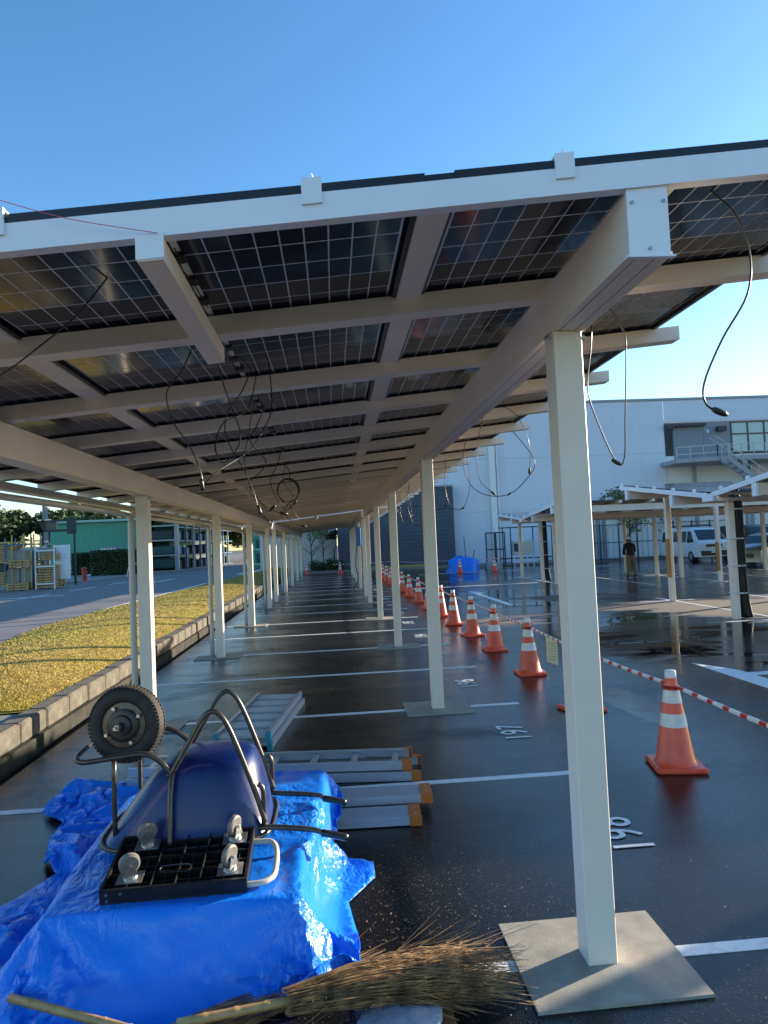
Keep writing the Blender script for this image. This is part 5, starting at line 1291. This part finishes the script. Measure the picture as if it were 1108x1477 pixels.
for y in (43.7, 44.5):
    hr_.bar(F(25.4, y, 7.9), F(31.2, y, 3.7), 0.05, 0.05)
    for k in range(6): hr_.bar(F(26.2 + k, y, 6.4 - k * .74), F(26.2 + k, y, 7.3 - k * .72), 0.04, 0.04, (1, 0, 0))
obj('stair_rail', hr_, rail_m, pf)
o = obj('red_box', MB().bbox(-0.28, 0.28, -0.2, 0.2, 0, 0.95, 0.04), red_paint, loc=(30.3, 45.1, 6.66)); tag(o, 'red extinguisher box standing on the steel platform', 'extinguisher box')
# dark building
db = thing('dark_annex', 'dark blue clad annex building left of the grey warehouse', 'building', (0.3, 46.8, 0))
obj('wall', MB().box(0, 7.95, 0.12, 2.3, 0, 5.5), dark_wall, db)
for k in range(22):
    obj('siding_board', MB().hexa([(0, 0.05, k * 0.25), (7.98, 0.05, k * 0.25), (7.98, 0.12, k * 0.25), (0, 0.12, k * 0.25), (0, 0.085, k * 0.25 + 0.24), (7.98, 0.085, k * 0.25 + 0.24), (7.98, 0.12, k * 0.25 + 0.24), (0, 0.12, k * 0.25 + 0.24)]), dark_wall, db)
obj('coping', MB().box(-0.05, 8.0, 0.0, 2.4, 5.5, 5.62), steel_grey, db)
cw = thing('concrete_wall', 'pale concrete wall behind the bushes at the far end', 'wall', (-5.2, 49.6, 0))
obj('panel', MB().box(0, 2.7, 0, 0.25, 0, 6.5), conc_wall, cw); obj('panel', MB().box(2.715, 5.45, 0, 0.25, 0, 6.5), conc_wall, cw)
structure('flower_bed', MB().box(-3.5, 8.2, 45.9, 46.75, 0, 0.16), pave_m)
o = obj('planting_strip', MB().box(2.5, 6.0, 46.0, 46.6, 0.16, 0.3), grass_m); tag(o, 'strip of yellow green planting at the foot of the dark annex', 'planting', kind='stuff')

# ------------------------------------------------------------------ right: gate, frames, fence, shutters
gt = thing('mesh_gate', 'black mesh gate leaves standing by the warehouse wall', 'gate', (9.3, 42.0, 0))
for k in range(2):
    x0 = k * 0.62
    f = MB()
    for x in (x0, x0 + 0.54): f.box(x, x + 0.07, 0, 0.07, 0.1, 2.2)
    for z in (0.1, 1.1, 2.13): f.box(x0 + 0.07, x0 + 0.54, 0, 0.07, z, z + 0.07)
    fr_ = obj('leaf', f, fence_m, gt)
    w_ = MB()
    for j in range(8): w_.box(x0 + 0.1 + j * 0.055, x0 + 0.11 + j * 0.055, 0.03, 0.04, 0.17, 2.13)
    obj('mesh_wire', w_, fence_m, fr_)
def equip(label, x, y):
    e = thing('pipe_frame', label, 'frame', (x, y, 0), 0, 'pipe frames by the warehouse wall')
    for px in (0, 0.5, 1.9, 2.3): obj('post', MB().box(px, px + 0.06, 0, 0.06, 0, 2.45), fence_m, e)
    for z in (2.4, 0.5): obj('rail', MB().box(-0.2, 2.4, -0.02, 0.04, z, z + 0.07), fence_m, e)
    u = thing('outdoor_unit', 'beige outdoor unit on a white stand, %s' % ('left one by the black gate' if x < 10.9 else 'right one by the black conduits'), 'machine', (x + 0.55, y - 0.5, 0), 0, 'beige outdoor units')
    obj('case', MB().bbox(0, 1.25, 0, 0.5, 0.75, 1.6, 0.02), box_beige, u)
    obj('vent', MB().box(0.02, 0.28, -0.006, 0.0, 0.95, 1.45), fence_m, u)
    for px in (0.0, 0.4, 0.8, 1.2): obj('leg', MB().box(px, px + 0.06, 0.02, 0.08, 0, 0.75), white_sheet, u)
    obj('tray', MB().box(-0.1, 1.4, -0.02, 0.06, 0.28, 0.36), white_sheet, u)
equip('dark pipe frame round the left outdoor unit', 10.35, 42.0); equip('dark pipe frame round the right outdoor unit', 13.0, 42.2)
fn = thing('mesh_fence', 'dark mesh fence in front of the white shutters', 'fence', (15.5, 42.5, 0))
for k in range(9): obj('post', MB().box(k * 1.2, k * 1.2 + 0.07, 0, 0.07, 0, 2.4), fence_m, fn)
for z in (0.15, 1.2, 2.3): obj('rail', MB().box(0.07, 9.6, 0.01, 0.05, z, z + 0.05), fence_m, fn)
w_ = MB()
for k in range(120): w_.box(0.04 + k * 0.08, 0.048 + k * 0.08, 0.02, 0.028, 0.2, 2.3)
k_ = obj('mesh_wire', w_, fence_m, fn); k_['kind'] = 'stuff'
shd = thing('white_store', 'white sheet metal store with ribbed doors behind the fence', 'store', (16.6, 46.0, 0))
obj('body', MB().box(0, 5.6, 0.1, 1.8, 0, 2.9), white_wall, shd)
for k in range(14): obj('door_rib', MB().box(0.08 + k * 0.4, 0.36 + k * 0.4, 0.02, 0.1, 0.1, 2.75), panel_grey if k in (2, 3, 4) else white_wall, shd)
o = thing('cross_mark', 'white X mark on the wall above the man', 'mark', (18.6, 45.8, 2.35))
obj('stroke', MB().bar((-0.16, 0, -0.16), (0.16, 0, 0.16), 0.03, 0.08, (0, 1, 0)), paint, o); obj('stroke', MB().bar((-0.16, -0.035, 0.16), (0.16, -0.035, -0.16), 0.03, 0.08, (0, 1, 0)), paint, o)
structure('warehouse_apron', MB().box(9.0, 60, 43.2, 48, 0, 0.12), pave_m)
# blue heap
hp = MB(); n1, n2 = 30, 14
for j in range(n2 + 1):
    for i in range(n1):
        a = 2 * math.pi * i / n1; t = j / n2; r = math.cos(t * math.pi / 2) ** 0.5
        nz = noise.noise(Vector((math.cos(a) * 1.8, math.sin(a) * 1.8, t * 2 + 3)))
        hp.v.append(((1.0 + 0.35 * nz) * r * math.cos(a), (0.7 + 0.2 * nz) * r * math.sin(a), max(0, 0.8 * math.sin(t * math.pi / 2) * (1 + 0.3 * nz))))
for j in range(n2):
    for i in range(n1): hp.f.append((j * n1 + i, j * n1 + (i + 1) % n1, (j + 1) * n1 + (i + 1) % n1, (j + 1) * n1 + i)); hp.m.append(0)
o = obj('covered_heap', hp, tarp_m, smooth=True, loc=(7.35, 39.6, 0)); tag(o, 'heap under a blue sheet with poles sticking out, far right of the bays', 'covered heap')
obj('stick', MB().tube([(0.25, 0.1, 0.5), (0.18, 0.1, 2.0)], 0.02, 5).tube([(0.6, 0, 0.6), (0.75, 0, 1.2)], 0.03, 5), fence_m, o)
o = obj('grey_box', MB().bbox(-0.45, 0.45, -0.3, 0.3, 0, 0.42, 0.02), steel_grey, loc=(9.2, 39.8, 0)); tag(o, 'small grey box beside the black mesh gate', 'box')

# ------------------------------------------------------------------ vehicles
def vehicle(name, label, cat, loc, rz, L, Wd, H, prof, belt, paint_m, windows, sill=0.28, wheelr=0.31, axles=(0.75, -0.75), rack=False):
    e = thing(name, label, cat, loc, rz)
    # prof: list of (y along length front negative, roof z); tumblehome above belt
    hw = Wd / 2
    b = MB(); ring = []
    for y, zt, zl, nose in prof:
        zt2 = max(zt, belt * 0.98)
        w0 = hw * nose
        wtop = w0 * (1 - 0.14 * max(0, (zt - belt)) / max(0.01, H - belt)) if zt > belt else w0 * 0.97
        zb = min(belt, zt - 0.04)
        ring.append([(-w0 * 0.96, y, zl), (-w0, y, zl + 0.15), (-w0, y, zb), (-wtop, y, zt - 0.05), (-wtop * 0.9, y, zt), (wtop * 0.9, y, zt), (wtop, y, zt - 0.05), (w0, y, zb), (w0, y, zl + 0.15), (w0 * 0.96, y, zl)])
    n = 10
    for r_ in ring: b.v.extend(r_)
    for j in range(len(ring) - 1):
        for i in range(n): b.f.append((j * n + i, (j + 1) * n + i, (j + 1) * n + (i + 1) % n, j * n + (i + 1) % n)); b.m.append(0)
    b.f.append(tuple(range(n))); b.m.append(0); b.f.append(tuple((len(ring) - 1) * n + i for i in range(n - 1, -1, -1))); b.m.append(0)
    obj('body', b, paint_m, e, auto=True)
    for kind, quad in windows:
        q = [Vector(p) for p in quad]; c = sum(q, Vector()) / 4; nr = (q[1] - q[0]).cross(q[3] - q[0]).normalized()
        if nr.dot(c - Vector((0, c.y * 0.6, 0.8))) < 0: nr = -nr
        m = MB().hexa([p - nr * 0.03 for p in q] + [p + nr * 0.012 for p in q])
        obj(kind, m, {'headlight': lamp_glass, 'grille': black_plastic, 'bumper': black_plastic, 'plate': white_sheet}.get(kind, car_glass), e)
    for y in axles:
        for s in (-1, 1):
            w = obj('wheel', MB().lathe([(0.1, -0.1), (wheelr - 0.03, -0.11), (wheelr, -0.08), (wheelr, 0.08), (wheelr - 0.03, 0.11), (0.1, 0.1)], 20, (0, 0, 0), 'x'), tyre_m, e, loc=(s * (hw - 0.09), y, wheelr), auto=True)
            obj('rim', MB().lathe([(0.03, s * 0.118), (wheelr * 0.62, s * 0.105), (wheelr * 0.66, s * 0.09)], 16, (0, 0, 0), 'x'), steel, w)
    for s in (-1, 1):
        yb = windows[1][1][0][1] if len(windows) > 1 else 0
        obj('mirror', MB().bbox(s * (hw + 0.13) - 0.09, s * (hw + 0.13) + 0.09, prof[3][0] - 0.05, prof[3][0] + 0.05, belt + 0.02, belt + 0.22, 0.03), black_plastic, e)
    if rack:
        r_ = MB()
        for y in (-0.9, 0.2, 1.3): r_.bar((-hw * 0.8, y, H + 0.09), (hw * 0.8, y, H + 0.09), 0.05, 0.05)
        for s in (-1, 1): r_.bar((s * hw * 0.75, -1.1, H + 0.05), (s * hw * 0.75, 1.6, H + 0.05), 0.05, 0.05, )
        obj('roof_rack', r_, fence_m, e)
    return e
# forward control van, front toward -y
vp = [(-2.30, 0.70, 0.30, 0.90), (-2.33, 1.02, 0.30, 0.96), (-2.20, 1.16, 0.28, 1.0), (-1.45, 1.84, 0.28, 1.0), (-1.1, 1.93, 0.28, 1.0), (0, 1.96, 0.28, 1.0), (1.6, 1.96, 0.28, 1.0), (2.25, 1.90, 0.30, 0.98), (2.35, 1.05, 0.32, 0.97)]
def vwin(s, hw, y0, y1, y2, y3, z0=1.12, z1=1.72): return [(s * hw, y0, z0), (s * hw, y1, z0), (s * hw * 0.885, y2, z1), (s * hw * 0.885, y3, z1)]
hw = 0.85
vw = [('windshield', [(-hw * .9, -2.14, 1.22), (hw * .9, -2.14, 1.22), (hw * .80, -1.52, 1.78), (-hw * .80, -1.52, 1.78)])]
for s in (-1, 1):
    vw += [('side_window', vwin(s, hw, -1.75, -1.0, -1.0, -1.35)), ('side_window', vwin(s, hw, -0.85, 0.65, 0.65, -0.85)), ('side_window', vwin(s, hw, 0.8, 2.1, 2.05, 0.8))]
    vw += [('headlight', [(s * 0.50, -2.335, 0.78), (s * 0.80, -2.30, 0.80), (s * 0.80, -2.27, 1.0), (s * 0.50, -2.33, 1.0)])]
vw += [('grille', [(-0.45, -2.335, 0.84), (0.45, -2.335, 0.84), (0.45, -2.335, 0.97), (-0.45, -2.335, 0.97)]), ('bumper', [(-0.72, -2.31, 0.34), (0.72, -2.31, 0.34), (0.75, -2.32, 0.62), (-0.75, -2.32, 0.62)]), ('plate', [(-0.17, -2.335, 0.5), (0.17, -2.335, 0.5), (0.17, -2.335, 0.62), (-0.17, -2.335, 0.62)])]
vehicle('white_van', 'white delivery van with roof rack parked facing the carports', 'van', (20.85, 39.0, 0), R(-1), 4.7, 1.7, 1.96, vp, 1.06, van_white, vw, axles=(-1.35, 1.25), rack=True)
vehicle('dark_van', 'dark van parked right of the white van', 'van', (24.0, 38.6, 0), R(-4), 4.7, 1.75, 1.96, vp, 1.06, van_dark, vw, axles=(-1.35, 1.25))
cp = [(-2.0, 0.55, 0.25, 0.86), (-2.05, 0.78, 0.25, 0.93), (-1.9, 0.90, 0.24, 0.98), (-1.05, 1.02, 0.24, 1.0), (-0.35, 1.44, 0.24, 1.0), (0.3, 1.53, 0.24, 1.0), (1.3, 1.50, 0.24, 1.0), (1.85, 1.15, 0.25, 0.97), (1.98, 0.95, 0.28, 0.93)]
hw = 0.84
cwn = [('windshield', [(-hw * .86, -0.98, 1.05), (hw * .86, -0.98, 1.05), (hw * .78, -0.42, 1.40), (-hw * .78, -0.42, 1.40)])]
for s in (-1, 1):
    cwn += [('side_window', vwin(s, hw * 0.99, -0.75, 0.25, 0.25, -0.3, 0.98, 1.38)), ('side_window', vwin(s, hw * 0.99, 0.35, 1.45, 1.2, 0.35, 0.98, 1.38))]
    cwn += [('headlight', [(s * 0.48, -2.03, 0.68), (s * 0.78, -1.96, 0.70), (s * 0.78, -1.88, 0.84), (s * 0.48, -2.0, 0.82)])]
cwn += [('grille', [(-0.4, -2.06, 0.45), (0.4, -2.06, 0.45), (0.4, -2.06, 0.62), (-0.4, -2.06, 0.62)])]
vehicle('silver_car', 'silver car with its nose showing at the right edge', 'car', (20.2, 31.0, 0), R(-62), 4.0, 1.68, 1.53, cp, 0.95, car_silver, cwn, axles=(-1.3, 1.2), wheelr=0.30)

# ------------------------------------------------------------------ man in helmet, back to the camera
def skin_body(verts, edges, radii, root=0, sub=2):
    me = bpy.data.meshes.new('tmp'); me.from_pydata(verts, edges, [])
    o = bpy.data.objects.new('tmp', me); COL.objects.link(o)
    o.modifiers.new('s', 'SKIN'); sm = o.modifiers.new('d', 'SUBSURF'); sm.levels = sub; sm.render_levels = sub
    for i, r_ in enumerate(radii):
        me.skin_vertices[0].data[i].radius = r_ if hasattr(r_, '__len__') else (r_, r_)
    me.skin_vertices[0].data[root].use_root = True
    dg = bpy.context.evaluated_depsgraph_get(); dg.update()
    res = bpy.data.meshes.new_from_object(o.evaluated_get(dg)); bpy.data.objects.remove(o)
    return res
man = thing('person', 'man in white helmet, black jacket and khaki trousers seen from behind', 'person', (12.0, 27.4, 0), R(8))
bv = [(0, 0, 0.86), (0, 0, 1.0), (0, 0.02, 1.2), (0, 0.06, 1.33), (0, 0.10, 1.42), (0, 0.14, 1.50), (0, 0.16, 1.58),
      (-0.19, 0.06, 1.31), (-0.25, 0.06, 1.08), (-0.17, 0.22, 0.95), (-0.09, 0.28, 0.97),
      (0.19, 0.06, 1.31), (0.25, 0.06, 1.08), (0.17, 0.22, 0.95), (0.09, 0.28, 0.97),
      (-0.10, 0, 0.80), (-0.13, 0.01, 0.45), (-0.15, -0.02, 0.07), (-0.16, 0.14, 0.045),
      (0.10, 0, 0.80), (0.14, 0.02, 0.45), (0.18, 0.0, 0.07), (0.20, 0.16, 0.045)]
be = [(0, 1), (1, 2), (2, 3), (3, 4), (4, 5), (5, 6), (3, 7), (7, 8), (8, 9), (9, 10), (3, 11), (11, 12), (12, 13), (13, 14), (0, 15), (15, 16), (16, 17), (17, 18), (0, 19), (19, 20), (20, 21), (21, 22)]
brd = [(0.16, 0.11), (0.16, 0.11), (0.18, 0.12), (0.17, 0.11), 0.06, 0.085, 0.075, 0.075, 0.06, 0.048, 0.035, 0.075, 0.06, 0.048, 0.035, 0.105, 0.082, 0.06, 0.045, 0.105, 0.082, 0.06, 0.045]
bm_ = skin_body(bv, be, brd)
for m in (trouser, jacket, skin_m, black_plastic): bm_.materials.append(m)
for p in bm_.polygons:
    z = p.center.z; p.use_smooth = True
    p.material_index = 3 if z < 0.09 else (2 if (z > 1.42 or (abs(p.center.x) < 0.12 and p.center.y > 0.24 and z > 0.85)) else (1 if z > 0.90 or p.center.y > 0.12 and z > 0.3 else 0))
link('body', bm_, man)
hl = MB().lathe([(0.125, 0.0), (0.122, 0.03), (0.105, 0.08), (0.07, 0.115), (0.02, 0.13)], 20, (0, 0.15, 1.545)); hl.lathe([(0.14, -0.008), (0.145, 0.0), (0.125, 0.008)], 20, (0, 0.16, 1.545))
obj('helmet', hl, helmet_m, man, auto=True)
fc = MB(); fc.lathe([(0.012, 0), (0.008, 0.02)], 8, (0, 0.245, 1.50), 'y'); obj('nose', fc, skin_m, man)
obj('hair', MB().lathe([(0.08, -0.06), (0.092, -0.02), (0.095, 0.01)], 14, (0, 0.135, 1.53)), black_plastic, man)
for s in (-1, 1):
    h_ = MB(); h_.tube([(s * 0.09, 0.27, 0.97), (s * 0.05, 0.31, 0.965)], [0.03, 0.034], 8)
    for k in range(4): h_.tube([(s * 0.05, 0.315, 0.99 - k * 0.018), (s * 0.02, 0.33, 0.985 - k * 0.018), (s * 0.0, 0.31, 0.975 - k * 0.018)], [0.009, 0.008, 0.007], 6)
    h_.tube([(s * 0.075, 0.29, 1.0), (s * 0.05, 0.31, 1.02), (s * 0.03, 0.32, 1.01)], [0.011, 0.01, 0.008], 6)
    obj('hand', h_, skin_m, man, smooth=True)

# unseen post added beyond the right edge to cast a shadow on the nearest footing
lp = thing('shadow_post', 'unseen square post added to cast a shadow band on the nearest footing', 'lamp post', (8.5, 6.05, 0))
obj('post', MB().bbox(-0.1, 0.1, -0.1, 0.1, 0, 5.0, 0.01), alu, lp); obj('head', MB().bbox(-0.5, 0.12, -0.12, 0.12, 5.0, 5.1, 0.02), alu_dark, lp)
